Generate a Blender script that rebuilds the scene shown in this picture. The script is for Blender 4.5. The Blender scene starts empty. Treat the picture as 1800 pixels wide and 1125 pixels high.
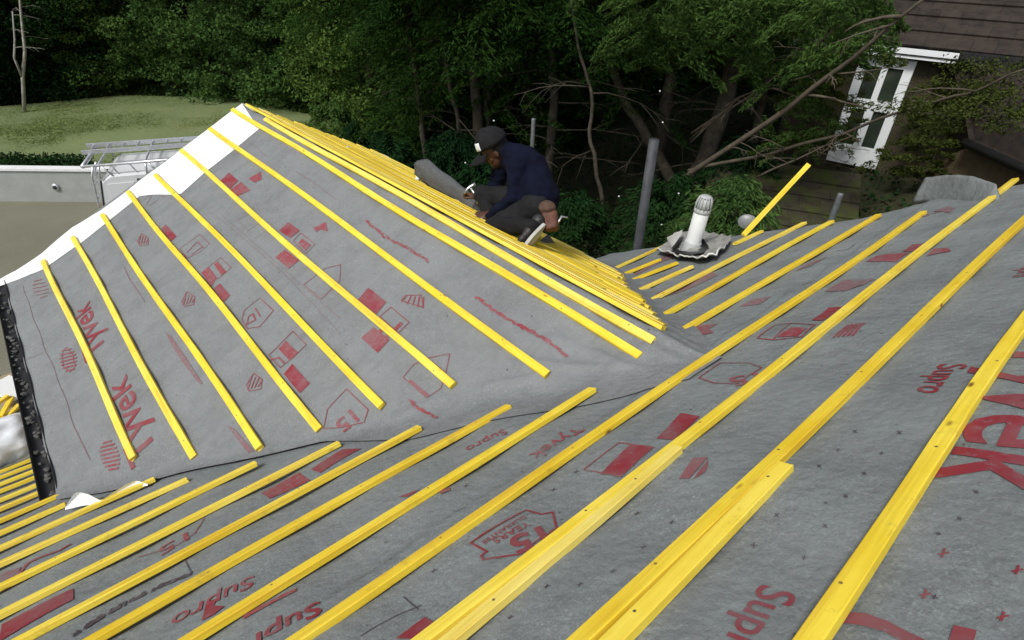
import bpy, bmesh, math, random
import numpy as np
from mathutils import Vector, Matrix, noise

# ------------------------------------------------------------------ camera
F_PX, PITCH, ROLL, YAW = 990.2909, 0.583753, 0.035474, 0.8356492
TH, PH, G = 0.4862998, 0.4799205, 0.34          # pitch of main slope, of cross gable, batten gauge
CAM = Vector((0, 0, 6.3))
fw = Vector((math.cos(PITCH)*math.cos(YAW), math.cos(PITCH)*math.sin(YAW), -math.sin(PITCH)))
r0 = fw.cross(Vector((0, 0, 1))).normalized(); u0 = r0.cross(fw)
RX = math.cos(ROLL)*r0 + math.sin(ROLL)*u0
UP = -math.sin(ROLL)*r0 + math.cos(ROLL)*u0
S = bpy.context.scene
COL = S.collection
cam = bpy.data.cameras.new('camera'); cam.sensor_width = 36; cam.lens = F_PX/1800*36
cam.clip_start = 0.05; cam.clip_end = 600
co = bpy.data.objects.new('camera', cam); COL.objects.link(co)
m = Matrix((RX, UP, -fw)).transposed().to_4x4(); m.translation = CAM
co.matrix_world = m
S.camera = co
# ------------------------------------------------------------------ light
SUN_DIR = Vector((-0.60, -0.10, 0.79)).normalized()      # towards the sun
world = bpy.data.worlds.new('World'); S.world = world; world.use_nodes = True
nt = world.node_tree; nt.nodes.clear()
wo = nt.nodes.new('ShaderNodeOutputWorld'); bg = nt.nodes.new('ShaderNodeBackground')
sky = nt.nodes.new('ShaderNodeTexSky'); sky.sky_type = 'NISHITA'; sky.sun_disc = False
sky.sun_elevation = math.asin(SUN_DIR.z); sky.sun_rotation = math.atan2(SUN_DIR.x, SUN_DIR.y)
sky.dust_density = 3.0; sky.ozone_density = 0.6
hs = nt.nodes.new('ShaderNodeHueSaturation'); hs.inputs['Saturation'].default_value = 0.45
bg.inputs['Strength'].default_value = 0.10
nt.links.new(sky.outputs[0], hs.inputs['Color']); nt.links.new(hs.outputs[0], bg.inputs[0]); nt.links.new(bg.outputs[0], wo.inputs[0])
sl = bpy.data.lights.new('sun', 'SUN'); sl.energy = 2.0; sl.angle = math.radians(13); sl.color = (1, 0.97, 0.92)
so = bpy.data.objects.new('sun', sl); COL.objects.link(so)
so.rotation_euler = SUN_DIR.to_track_quat('Z', 'Y').to_euler()
S.view_settings.view_transform = 'Standard'; S.view_settings.look = 'None'
S.view_settings.gamma = 1; S.view_settings.use_curve_mapping = False
S.view_settings.exposure = 0.35
S.cycles.max_bounces = 6

# ------------------------------------------------------------------ helpers
def tag(o, label=None, cat=None, group=None, kind=None):
    if label: o['label'] = label
    if cat: o['category'] = cat
    if group: o['group'] = group
    if kind: o['kind'] = kind
    return o
def empty(name, loc, label, cat, group=None):
    o = bpy.data.objects.new(name, None); COL.objects.link(o); o.location = loc; o.empty_display_size = .1
    return tag(o, label, cat, group)
def link(name, me, mat, parent=None, origin=None):
    """link a mesh built in world coordinates; its origin goes to `origin`, or to the parent's place"""
    o = bpy.data.objects.new(name, me); COL.objects.link(o)
    if mat is not None:
        me.materials.clear()
        for mm in (mat if isinstance(mat, (list, tuple)) else [mat]): me.materials.append(mm)
    if parent is not None:
        base = Vector((0, 0, 0)); q = parent
        while q is not None: base += q.location; q = q.parent
        me.transform(Matrix.Translation(-base)); o.parent = parent
    else:
        if origin is None:
            c = [v.co for v in me.vertices]
            origin = Vector((sum(v.x for v in c)/len(c), sum(v.y for v in c)/len(c), min(v.z for v in c)))
        origin = Vector(origin)
        me.transform(Matrix.Translation(-origin)); o.location = origin
    return o
def bm_mesh(bm, smooth=False, recalc=True):
    if recalc: bmesh.ops.recalc_face_normals(bm, faces=bm.faces)
    me = bpy.data.meshes.new('mesh'); bm.to_mesh(me); bm.free()
    if smooth: me.shade_smooth()
    return me
def np_mesh(verts, nper=4):
    """soup of separate polygons with nper corners, as fast as it gets"""
    v = np.asarray(verts, dtype=np.float32).reshape(-1, 3); n = len(v)//nper
    me = bpy.data.meshes.new('mesh')
    me.vertices.add(len(v)); me.vertices.foreach_set('co', v.ravel())
    me.loops.add(len(v)); me.loops.foreach_set('vertex_index', np.arange(len(v), dtype=np.int32))
    me.polygons.add(n); me.polygons.foreach_set('loop_start', np.arange(0, len(v), nper, dtype=np.int32))
    me.update(calc_edges=True)
    return me
def box(bm, c, size, rot=None, bev=0.0):
    r = bmesh.ops.create_cube(bm, size=1.0); vs = r['verts']
    bmesh.ops.scale(bm, vec=size, verts=vs)
    if bev > 0:
        es = list({e for v in vs for e in v.link_edges})
        rr = bmesh.ops.bevel(bm, geom=es, offset=bev, segments=2, affect='EDGES', profile=.5)
        vs = list({v for f in rr['faces'] for v in f.verts} | {v for v in vs if v.is_valid})
    if rot is not None: bmesh.ops.rotate(bm, cent=(0, 0, 0), matrix=rot, verts=vs)
    bmesh.ops.translate(bm, vec=c, verts=vs)
    return vs
def tube(bm, pts, rad, n=8, cap=True):
    pts = [Vector(q) for q in pts]
    rads = rad if isinstance(rad, (list, tuple)) else [rad]*len(pts)
    rings = []; side = None
    for i, q in enumerate(pts):
        t = (pts[min(i+1, len(pts)-1)] - pts[max(i-1, 0)]).normalized()
        if side is None:
            side = t.cross(Vector((0, 0, 1)))
            if side.length < 1e-3: side = t.cross(Vector((1, 0, 0)))
        side = (side - side.dot(t)*t).normalized(); up = side.cross(t)
        rings.append([bm.verts.new(q + rads[i]*(math.cos(2*math.pi*k/n)*side + math.sin(2*math.pi*k/n)*up)) for k in range(n)])
    for a, b in zip(rings, rings[1:]):
        for k in range(n): bm.faces.new((a[k], a[(k+1) % n], b[(k+1) % n], b[k]))
    if cap: bm.faces.new(rings[0][::-1]); bm.faces.new(rings[-1])
    return rings
def lathe(bm, prof, axis0, axisdir, n=20):
    """prof: (height, radius) pairs along axisdir"""
    pts = [Vector(axis0) + axisdir*h for h, r in prof]
    a = axisdir.normalized(); s = a.cross(Vector((0.3, 1, 0.1))).normalized(); t = a.cross(s)
    rings = [[bm.verts.new(q + max(r, 1e-4)*(math.cos(2*math.pi*k/n)*s + math.sin(2*math.pi*k/n)*t)) for k in range(n)] for q, (h, r) in zip(pts, prof)]
    for p1, p2 in zip(rings, rings[1:]):
        for k in range(n): bm.faces.new((p1[k], p1[(k+1) % n], p2[(k+1) % n], p2[k]))
    bm.faces.new(rings[0][::-1]); bm.faces.new(rings[-1])
ORD = ['first', 'second', 'third', 'fourth', 'fifth', 'sixth', 'seventh', 'eighth', 'ninth', 'tenth', 'eleventh', 'twelfth']

# ------------------------------------------------------------------ sight lines and the three roof planes
def ray(px, py): return ((px-900)*RX - (py-562.5)*UP + F_PX*fw)/F_PX       # per metre of depth
def at_depth(px, py, d): return CAM + ray(px, py)*d
def at_dist(px, py, d):
    r = ray(px, py); return CAM + r*(d/math.hypot(r.x, r.y))
def at_z(px, py, z):
    r = ray(px, py); return CAM + r*((z-CAM.z)/r.z)
nM = Vector((0, math.sin(TH), math.cos(TH))); dM = Vector((0, math.cos(TH), -math.sin(TH)))
HM = 2.8448322*G
OM = CAM - nM*HM                                     # x = s = 0 on the main slope
M0 = 1.5632568*G                                     # s of batten k = M0 + k*G
RXG, RZG = 2.1320677, 6.3 - 4.72295194*G             # gable ridge: x and z; it runs along y
nG = Vector((-math.sin(PH), 0, math.cos(PH))); dG = Vector((-math.cos(PH), 0, -math.sin(PH)))
nF = Vector((math.sin(PH), 0, math.cos(PH))); dF = Vector((math.cos(PH), 0, -math.sin(PH)))
YV = 7.13                                            # verge of the gable
Y_J = 2.847*G                                        # where its ridge dies into the main slope
S_G, S_F = 3.035, 6.35*G                               # slope lengths
LAP_S = M0+3.42*G                                    # where one width of membrane laps over the next
def zM(y): return OM.z - (y-OM.y)*math.tan(TH)
def hnoise(a, b, sc, seed=0): return noise.noise(Vector((a*sc, b*sc, seed)))
def hM(x, s):
    return .007*math.cos(2*math.pi*(x-.1)/.6) + .007*hnoise(x, s, 1.1, 3) + .003*hnoise(x, s*2.2, 2.6, 7) + .0035*crease(x*.4, s, 1.5, 41, .06) + .004*min(1, max(0, (LAP_S-s)/.006))
def crease(a, b, sc, seed, w):
    n = abs(hnoise(a, b, sc, seed)); return max(0, 1-n/w)
def hG(y, s):
    v = .0
    if y < 2.7:
        for fl_ in FOLDS:
            for (ya, sa), (yb, sb) in zip(fl_, fl_[1:]):
                L2 = (yb-ya)**2+(sb-sa)**2; t = min(1, max(0, ((y-ya)*(yb-ya)+(s-sa)*(sb-sa))/L2)); d2 = (y-ya-t*(yb-ya))**2+(s-sa-t*(sb-sa))**2
                v = max(v, .016*math.exp(-d2/.0006))
    if y < 2.4: v += .010*min(1, (2.4-y)/.8)*crease(y*1.0+s*.8, s-y*.6, 1.5, 31, .10)
    return .007*math.cos(2*math.pi*y/.6) + .008*hnoise(y, s, 1.0, 11) + .003*hnoise(y, s, 3.0, 17) + .0035*crease(y, s*.45, 1.3, 23, .06) + v
def ptM(x, s, h=0.0): return Vector((x, OM.y, OM.z)) + dM*s + nM*(hM(x, s)+h)
def smax(a, b, k): 
    d = a-b
    return .5*(a+b+math.sqrt(d*d+k*k))
def ptG(y, s, h=0.0):
    q = Vector((RXG, y, RZG)) + dG*s + nG*(hG(y, s)+h)
    zm = zM(y) + (hM(q.x, (y-OM.y)/math.cos(TH))+.0045+h)/math.cos(TH)
    if q.z < zm+.25: q.z = smax(q.z, zm, .05)
    return q
def ptF(y, s, h=0.0):
    q = Vector((RXG, y, RZG)) + dF*s + nF*(hG(y, s)*.7+h)
    zm = zM(y) + (hM(q.x, (y-OM.y)/math.cos(TH))+.0045+h)/math.cos(TH)
    if q.z < zm+.25: q.z = smax(q.z, zm, .05)
    return q
def onM(px, py):                                     # pixel -> (x, s)
    r = ray(px, py); P = CAM + r*((OM-CAM).dot(nM)/r.dot(nM)); return P.x, (P-OM).dot(dM)
def onG(px, py):
    O = Vector((RXG, 0, RZG)); r = ray(px, py); P = CAM + r*((O-CAM).dot(nG)/r.dot(nG)); return P.y, (P-O).dot(dG)
def onF(px, py):
    O = Vector((RXG, 0, RZG)); r = ray(px, py); P = CAM + r*((O-CAM).dot(nF)/r.dot(nF)); return P.y, (P-O).dot(dF)

FOLDS = [[onG(*q) for q in f] for f in ([(985, 642), (1040, 650), (1085, 646), (1112, 650), (1132, 663)], [(1050, 622), (1085, 646)], [(690, 735), (730, 722), (775, 700)], [(860, 680), (930, 668), (985, 642)], [(905, 640), (985, 642)], [(1150, 615), (1190, 640)])]
# ------------------------------------------------------------------ materials
class NT:
    def __init__(s, name):
        s.m = bpy.data.materials.new(name); s.m.use_nodes = True; s.t = s.m.node_tree; s.t.nodes.clear()
        s.out = s.n('ShaderNodeOutputMaterial'); s.b = s.n('ShaderNodeBsdfPrincipled'); s.l(s.b.outputs[0], s.out.inputs[0])
    def n(s, typ, **kw):
        x = s.t.nodes.new(typ)
        for k, v in kw.items():
            if k in x.inputs.keys() if hasattr(x, 'inputs') else False: x.inputs[k].default_value = v
            else: setattr(x, k, v)
        return x
    def l(s, a, b): s.t.links.new(a, b)
    def coord(s, scale=(1, 1, 1), kind='Object'):
        c = s.n('ShaderNodeTexCoord'); mp = s.n('ShaderNodeMapping'); mp.inputs['Scale'].default_value = scale
        s.l(c.outputs[kind], mp.inputs[0]); return mp.outputs[0]
    def noise(s, co, scale, detail=4, rough=.6):
        x = s.n('ShaderNodeTexNoise'); x.inputs['Scale'].default_value = scale; x.inputs['Detail'].default_value = detail; x.inputs['Roughness'].default_value = rough
        s.l(co, x.inputs['Vector']); return x.outputs[0]
    def ramp(s, fac, stops, interp='LINEAR'):
        x = s.n('ShaderNodeValToRGB'); x.color_ramp.interpolation = interp; e = x.color_ramp.elements
        while len(e) < len(stops): e.new(.5)
        for i, (p, c) in enumerate(stops):
            e[i].position = p; e[i].color = (*c, 1) if len(c) == 3 else c
        s.l(fac, x.inputs[0]); return x.outputs[0]
    def mix(s, fac, a, b, mode='MIX'):
        x = s.n('ShaderNodeMix'); x.data_type = 'RGBA'; x.blend_type = mode
        for sock, v in ((x.inputs[0], fac), (x.inputs[6], a), (x.inputs[7], b)):
            if hasattr(v, 'is_linked') or hasattr(v, 'links'): s.l(v, sock)
            elif isinstance(v, (int, float)): sock.default_value = v
            else: sock.default_value = (*v, 1)
        return x.outputs[2]
    def bump(s, h, strength, dist=.01):
        x = s.n('ShaderNodeBump'); x.inputs['Strength'].default_value = strength; x.inputs['Distance'].default_value = dist
        s.l(h, x.inputs['Height']); s.l(x.outputs[0], s.b.inputs['Normal']); return x
    def col(s, v):
        if isinstance(v, tuple): s.b.inputs['Base Color'].default_value = (*v, 1)
        else: s.l(v, s.b.inputs['Base Color'])
        return s
    def set(s, rough=.6, metal=0, spec=.5):
        s.b.inputs['Roughness'].default_value = rough; s.b.inputs['Metallic'].default_value = metal
        s.b.inputs['Specular IOR Level'].default_value = spec; return s
def simple(name, c, rough=.6, var=.25, scale=8, metal=0, bump=0.0, spec=.4):
    t = NT(name); co_ = t.coord(); n = t.noise(co_, scale)
    a = tuple(max(0, x*(1-var)) for x in c); b = tuple(min(1, x*(1+var)) for x in c)
    t.col(t.ramp(n, [(.3, a), (.7, b)])); t.set(rough, metal, spec)
    if bump: t.bump(t.noise(co_, scale*4), bump, .01)
    return t.m
MAT = {}
def mat_membrane(name, base, seed):
    t = NT(name); co_ = t.coord(); g = t.n('ShaderNodeNewGeometry')
    big = t.noise(co_, 1.6, 5, .65); med = t.noise(co_, 9, 6, .7); fine = t.noise(co_, 140, 3, .7)
    c = t.ramp(big, [(.3, tuple(x*.80 for x in base)), (.7, tuple(x*1.16 for x in base))])
    c = t.mix(t.ramp(med, [(.35, (0, 0, 0)), (.75, (1, 1, 1))]), c, tuple(x*1.18 for x in base))
    worn = t.ramp(t.noise(co_, 2.1, 4, .65), [(.38, (.22,)*3), (.66, (1,)*3)])
    c = t.mix(t.mix(1.0, t.ramp(fine, [(.36, (.6,)*3), (.55, (0,)*3)]), worn, 'MULTIPLY'), c, tuple(x*.60 for x in base))
    c = t.mix(t.mix(1.0, t.ramp(t.noise(co_, 70, 3, .7), [(.56, (0,)*3), (.70, (.6,)*3)]), worn, 'MULTIPLY'), c, tuple(x*1.75 for x in base))
    sc2 = t.n('ShaderNodeMapping'); sc2.inputs['Scale'].default_value = (1, 5, 1); sc2.inputs['Rotation'].default_value = (0, 0, .5); t.l(co_, sc2.inputs[0])
    c = t.mix(t.ramp(t.noise(sc2.outputs[0], 1.3, 5, .7), [(.54, (0,)*3), (.72, (.5,)*3)]), c, tuple(x*.72 for x in base))
    # scuffs, pale flecks and dark specks of dirt
    v = t.n('ShaderNodeTexVoronoi'); v.inputs['Scale'].default_value = 14; t.l(co_, v.inputs['Vector'])
    dots = t.ramp(v.outputs['Distance'], [(.05, (1, 1, 1)), (.11, (0, 0, 0))])
    gate = t.ramp(t.noise(co_, 5, 2), [(.52, (0,)*3), (.6, (1,)*3)])
    c = t.mix(t.mix(1.0, dots, gate, 'MULTIPLY'), c, (.07, .07, .075))
    v2 = t.n('ShaderNodeTexVoronoi'); v2.inputs['Scale'].default_value = 23; t.l(co_, v2.inputs['Vector'])
    flecks = t.ramp(v2.outputs['Distance'], [(.03, (.7,)*3), (.10, (0, 0, 0))])
    c = t.mix(t.mix(1.0, flecks, t.ramp(t.noise(co_, 3.3, 2), [(.5, (0,)*3), (.62, (1,)*3)]), 'MULTIPLY'), c, (.5, .52, .54))
    t.col(c); t.set(.72, 0, .3)
    h = t.n('ShaderNodeMath', operation='ADD'); t.l(t.noise(co_, 22, 6, .7), h.inputs[0])
    w = t.n('ShaderNodeMath', operation='MULTIPLY'); t.l(t.noise(t.coord((1, 1, 1)), 5.5, 3, .5), w.inputs[0]); w.inputs[1].default_value = 2.2
    t.l(w.outputs[0], h.inputs[1]); t.bump(h.outputs[0], .6, .014)
    return t.m
MAT['membrane'] = mat_membrane('roof membrane main', (.182, .200, .202), 0)
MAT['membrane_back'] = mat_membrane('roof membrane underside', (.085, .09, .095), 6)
MAT['membrane_gable'] = mat_membrane('roof membrane gable', (.190, .201, .205), 4)
def mat_wood(name, a, b, rough=.55):
    t = NT(name); oi = t.n('ShaderNodeObjectInfo')
    c0 = t.n('ShaderNodeTexCoord'); add = t.n('ShaderNodeVectorMath', operation='ADD'); cmb = t.n('ShaderNodeCombineXYZ')
    mul = t.n('ShaderNodeMath', operation='MULTIPLY'); t.l(oi.outputs['Random'], mul.inputs[0]); mul.inputs[1].default_value = 37
    for i in range(3): t.l(mul.outputs[0], cmb.inputs[i])
    t.l(c0.outputs['Object'], add.inputs[0]); t.l(cmb.outputs[0], add.inputs[1])
    def mp(sc):
        x = t.n('ShaderNodeMapping'); x.inputs['Scale'].default_value = sc; t.l(add.outputs[0], x.inputs[0]); return x.outputs[0]
    grain = t.noise(mp((2.2, 60, 60)), 1.0, 5, .65); blot = t.noise(mp((1, 1, 1)), 3.2, 4, .6)
    c = t.ramp(blot, [(.32, a), (.68, b)])
    c = t.mix(t.ramp(grain, [(.40, (.45,)*3), (.56, (0,)*3)]), c, tuple(x*.80 for x in a))
    hue = t.ramp(oi.outputs['Random'], [(0, (.90, .83, .66)), (.45, (1, 1, 1)), (1, (1, 1.03, 2.3))])
    c = t.mix(.8, c, hue, 'MULTIPLY')
    # knots
    v = t.n('ShaderNodeTexVoronoi'); v.inputs['Scale'].default_value = 1.0; t.l(mp((3.4, 9, 9)), v.inputs['Vector'])
    k = t.ramp(v.outputs['Distance'], [(.03, (1,)*3), (.09, (0,)*3)])
    c = t.mix(k, c, (.22, .10, .012))
    sp = t.n('ShaderNodeSeparateXYZ'); t.l(c0.outputs['Object'], sp.inputs[0])
    md = t.n('ShaderNodeMath', operation='PINGPONG'); t.l(sp.outputs['X'], md.inputs[0]); md.inputs[1].default_value = .3
    yy = t.n('ShaderNodeMath', operation='POWER'); t.l(sp.outputs['Y'], yy.inputs[0]); yy.inputs[1].default_value = 2
    xx = t.n('ShaderNodeMath', operation='POWER'); t.l(md.outputs[0], xx.inputs[0]); xx.inputs[1].default_value = 2
    dd = t.n('ShaderNodeMath', operation='ADD'); t.l(xx.outputs[0], dd.inputs[0]); t.l(yy.outputs[0], dd.inputs[1])
    sc_ = t.n('ShaderNodeMath', operation='MULTIPLY'); t.l(dd.outputs[0], sc_.inputs[0]); sc_.inputs[1].default_value = 6000
    c = t.mix(t.ramp(sc_.outputs[0], [(.06, (1,)*3), (.16, (0,)*3)]), c, (.10, .08, .06))     # nail heads over the rafters
    streak = t.ramp(t.noise(mp((.9, 22, 22)), 1.0, 3, .6), [(.52, (0,)*3), (.66, (.55,)*3)])
    c = t.mix(streak, c, (.62, .36, .02))
    dirt = t.ramp(t.noise(mp((1, 1, 1)), 11, 6, .75), [(.58, (0,)*3), (.78, (.6,)*3)])
    c = t.mix(dirt, c, (.30, .19, .05))
    t.col(c); t.set(rough, 0, .35); t.bump(grain, .25, .004)
    return t.m
MAT['wood'] = mat_wood('yellow treated timber', (.84, .61, .030), (.95, .76, .085))
MAT['wood_pale'] = mat_wood('pale yellow treated timber', (.87, .70, .13), (.95, .82, .26))
def mat_print(name, c, wear=.5):
    t = NT(name); co_ = t.coord(kind='Object'); n = t.noise(co_, 38, 5, .75); n2 = t.noise(co_, 6, 3, .6)
    f = t.n('ShaderNodeMath', operation='MULTIPLY'); t.l(t.ramp(n, [(wear-.08, (1,)*3), (wear+.14, (.12,)*3)]), f.inputs[0]); t.l(t.ramp(n2, [(.3, (.55,)*3), (.6, (1,)*3)]), f.inputs[1])
    t.col(t.mix(f.outputs[0], (.19, .19, .195), c)); t.set(.65, 0, .3); return t.m
MAT['red'] = mat_print('red print', (.23, .026, .036), .64)
MAT['red_worn'] = mat_print('worn red print', (.25, .042, .052), .57)
MAT['faint'] = mat_print('faint print', (.21, .095, .105), .52)
MAT['dark_print'] = mat_print('dark print', (.055, .04, .05), .6)
MAT['white_sheet'] = simple('white sheet', (.80, .83, .83), .5, .06, 5, bump=.1)
MAT['black'] = simple('black plastic', (.018, .018, .019), .5, .3)
MAT['debris'] = simple('gutter debris', (.085, .085, .08), .9, .7, 30, bump=.4)
MAT['lead'] = simple('grey slate flashing', (.30, .30, .28), .75, .35, 14, bump=.5)
MAT['lead_rim'] = simple('white flashing rim', (.66, .66, .63), .6, .15, 14, bump=.2)
MAT['pvc'] = simple('white pvc', (.74, .77, .77), .35, .05, 6)
MAT['pvc_grey'] = simple('grey pvc', (.42, .44, .44), .4, .15, 12)
MAT['galv'] = simple('galvanised steel', (.20, .22, .23), .42, .2, 20, metal=.6)
MAT['post'] = simple('grey post', (.060, .064, .072), .6, .35, 5)
MAT['van'] = simple('white van paint', (.66, .68, .69), .25, .04, 3, spec=.6)
MAT['glass_dark'] = simple('dark glass', (.012, .015, .017), .08, .1, spec=.8)
MAT['alu'] = simple('ladder aluminium', (.62, .64, .66), .35, .15, 20, metal=.7)
MAT['tyre'] = simple('tyre rubber', (.02, .02, .02), .8)
MAT['rear_lamp'] = simple('rear lamp lens', (.35, .03, .02), .2, .1)
MAT['render'] = simple('white rendered wall', (.33, .35, .335), .8, .1, 4, bump=.2)
MAT['render_cap'] = simple('white wall coping', (.75, .77, .77), .7, .06, 5)
MAT['brick'] = simple('house wall', (.36, .30, .25), .85, .25, 9, bump=.3)
MAT['upvc'] = simple('white window frame', (.80, .84, .86), .3, .04)
MAT['jumper'] = simple('navy jumper', (.0045, .0060, .0165), .92, .35, 9, bump=.25, spec=.1)
MAT['trouser'] = simple('charcoal trousers', (.013, .0135, .015), .88, .35, 7, bump=.25, spec=.15)
MAT['skin'] = simple('skin', (.080, .036, .021), .55, .2, 18)
MAT['cap'] = simple('black cap', (.012, .012, .014), .85, .3, 20, bump=.15, spec=.2)
MAT['sole'] = simple('white sole', (.42, .42, .40), .6, .2, 14)
MAT['leather'] = simple('brown leather', (.10, .036, .020), .6, .4, 14, bump=.4)
MAT['leather_tan'] = simple('tan leather', (.085, .05, .032), .8, .4, 14, bump=.3)
MAT['steel'] = simple('tool steel', (.55, .57, .6), .3, .1, metal=.8)
MAT['bag'] = simple('white polythene', (.74, .78, .82), .35, .06, 4, bump=.15)
MAT['translucent'] = simple('milky plastic', (.17, .185, .185), .35, .2, 6)
MAT['hair'] = simple('black hair', (.008, .007, .006), .8)
MAT['eye'] = simple('eye', (.16, .14, .12), .3)
MAT['plank'] = simple('scaffold boards', (.30, .25, .16), .85, .3, 5, bump=.3)
def mat_leaf(name, a, b, tr=.35, scale=.9):
    t = NT(name); t.t.nodes.remove(t.b)
    oi = t.n('ShaderNodeObjectInfo'); co_ = t.coord()
    n = t.noise(co_, scale, 3, .6); n2 = t.noise(co_, 14, 2, .5)
    c = t.ramp(n, [(.32, a), (.68, b)])
    c = t.mix(t.ramp(n2, [(.35, (.0,)*3), (.7, (.75,)*3)]), c, tuple(x*1.5 for x in b))
    c = t.mix(.6, c, t.ramp(oi.outputs['Random'], [(0, (.7, .8, .8)), (.5, (1, 1, .9)), (1, (1.25, 1.15, .8))]), 'MULTIPLY')
    d = t.n('ShaderNodeBsdfDiffuse'); tl = t.n('ShaderNodeBsdfTranslucent'); mx = t.n('ShaderNodeMixShader'); mx.inputs[0].default_value = tr
    t.l(c, d.inputs[0]); t.l(c, tl.inputs[0]); t.l(d.outputs[0], mx.inputs[1]); t.l(tl.outputs[0], mx.inputs[2]); t.l(mx.outputs[0], t.out.inputs[0])
    return t.m
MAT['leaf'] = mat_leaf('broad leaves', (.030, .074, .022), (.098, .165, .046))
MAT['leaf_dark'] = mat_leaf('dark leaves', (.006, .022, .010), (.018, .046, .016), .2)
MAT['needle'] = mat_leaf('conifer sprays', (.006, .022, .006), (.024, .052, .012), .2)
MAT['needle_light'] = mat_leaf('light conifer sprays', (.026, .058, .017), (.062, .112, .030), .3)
MAT['moss'] = mat_leaf('moss', (.022, .032, .009), (.050, .066, .018), .15, 3)
MAT['bark'] = simple('bark', (.060, .052, .036), .9, .45, 9, bump=.8)
MAT['bark_light'] = simple('pale bark', (.30, .28, .24), .85, .4, 8, bump=.4)
MAT['twig'] = simple('dead twigs', (.085, .070, .050), .9, .3, 9)
def mat_ground(name, a, b, scale, fine=60, bump=.3):
    t = NT(name); co_ = t.coord(); n = t.noise(co_, scale, 6, .65); f = t.noise(co_, fine, 4, .7)
    c = t.ramp(n, [(.3, a), (.7, b)]); c = t.mix(t.ramp(f, [(.35, (.45,)*3), (.6, (0,)*3)]), c, tuple(x*.7 for x in a))
    t.col(c); t.set(.9, 0, .2); t.bump(f, bump, .03); return t.m
MAT['soil'] = mat_ground('woodland floor', (.022, .024, .012), (.045, .048, .022), 1.2, 12)
MAT['lawn'] = mat_ground('lawn grass', (.135, .180, .080), (.195, .235, .105), .35, 9)
MAT['drive'] = mat_ground('gravel drive', (.165, .165, .120), (.215, .212, .160), .4, 30)
MAT['pebble'] = mat_ground('pebbledash', (.13, .095, .055), (.20, .155, .095), 8, 45, .8)
def mat_tiles(name, a, b, course, width):
    """concrete tiles: object x runs along the courses, y up the slope"""
    t = NT(name); co_ = t.coord(); br = t.n('ShaderNodeTexBrick'); t.l(co_, br.inputs['Vector'])
    br.inputs['Scale'].default_value = 1; br.inputs['Brick Width'].default_value = width; br.inputs['Row Height'].default_value = course
    br.inputs['Mortar Size'].default_value = .006; br.inputs['Color1'].default_value = (*a, 1); br.inputs['Color2'].default_value = (*b, 1); br.inputs['Mortar'].default_value = (.012, .011, .01, 1)
    n = t.noise(co_, 5, 5, .7)
    c = t.mix(t.ramp(n, [(.4, (0,)*3), (.75, (.7,)*3)]), br.outputs[0], tuple(x*1.7 for x in b))
    t.col(c); t.set(.85, 0, .2); t.bump(t.noise(co_, 40, 4), .4, .01); return t.m
MAT['tiles'] = mat_tiles('brown roof tiles', (.026, .021, .018), (.038, .030, .025), .34, .33)
MAT['paving'] = mat_tiles('grey paving', (.25, .25, .24), (.30, .295, .28), .6, .9)

# ------------------------------------------------------------------ ground
def terr(x, y):
    t = min(1, max(0, (x - .35*(y-3) - 6)/7)); return 3.0*t*t*(3-2*t)
bm = bmesh.new(); N = 90; vs = {}
def gx(i): 
    t = i/N*2-1; return 8 + 130*t*abs(t)
for i in range(N+1):
    for j in range(N+1):
        x, y = gx(i), gx(j)+4; vs[i, j] = bm.verts.new((x, y, terr(x, y)-.02+.06*hnoise(x, y, .5)*(1 if x > 8 else 0)))
for i in range(N):
    for j in range(N): bm.faces.new((vs[i, j], vs[i+1, j], vs[i+1, j+1], vs[i, j+1]))
tag(link('ground', bm_mesh(bm, True), MAT['soil'], origin=(0, 0, 0)), kind='structure')
def sheet(name, pts, z, mat, res=None):
    bm = bmesh.new(); bm.faces.new([bm.verts.new((x, y, z)) for x, y in pts])
    return tag(link(name, bm_mesh(bm), mat), kind='structure')
sheet('driveway', [(-14, 8.2), (7.6, 8.2), (7.6, 16.5), (1.35, 19.05), (-.8, 20.75), (-14, 23)], .02, MAT['drive'])
sheet('patio', [(-14, -6), (-.1, -6), (-.1, 8.0), (3, 8.2), (-14, 8.2)], .025, MAT['paving'])
# lawn: a terrace held by the white garden wall, its far edge a curve under the hedge
bm = bmesh.new()
near = [(-14, 23.3), (-.75, 20.9), (1.3, 19.3), (4.5, 17.6), (8.6, 16.6)]
far = [(-14, 27.0), (-1.0, 29.0), (4.2, 28.6), (7.6, 25.6), (9.6, 19.0)]
def lerp_poly(P, t):
    k = t*(len(P)-1); i = min(int(k), len(P)-2); f = k-i
    return (P[i][0]+(P[i+1][0]-P[i][0])*f, P[i][1]+(P[i+1][1]-P[i][1])*f)
NX, NY = 60, 30; gr = []
for i in range(NX+1):
    a, b = lerp_poly(near, i/NX), lerp_poly(far, i/NX); row = []
    for j in range(NY+1):
        t = j/NY; x, y = a[0]+(b[0]-a[0])*t, a[1]+(b[1]-a[1])*t
        row.append(bm.verts.new((x, y, .80 + .10*math.sin(math.pi*t) + .05*hnoise(x, y, .35) + .02*hnoise(x, y, 1.7))))
    gr.append(row)
for i in range(NX):
    for j in range(NY): bm.faces.new((gr[i][j], gr[i+1][j], gr[i+1][j+1], gr[i][j+1]))
tag(link('lawn', bm_mesh(bm, True), MAT['lawn']), kind='structure')
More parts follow.
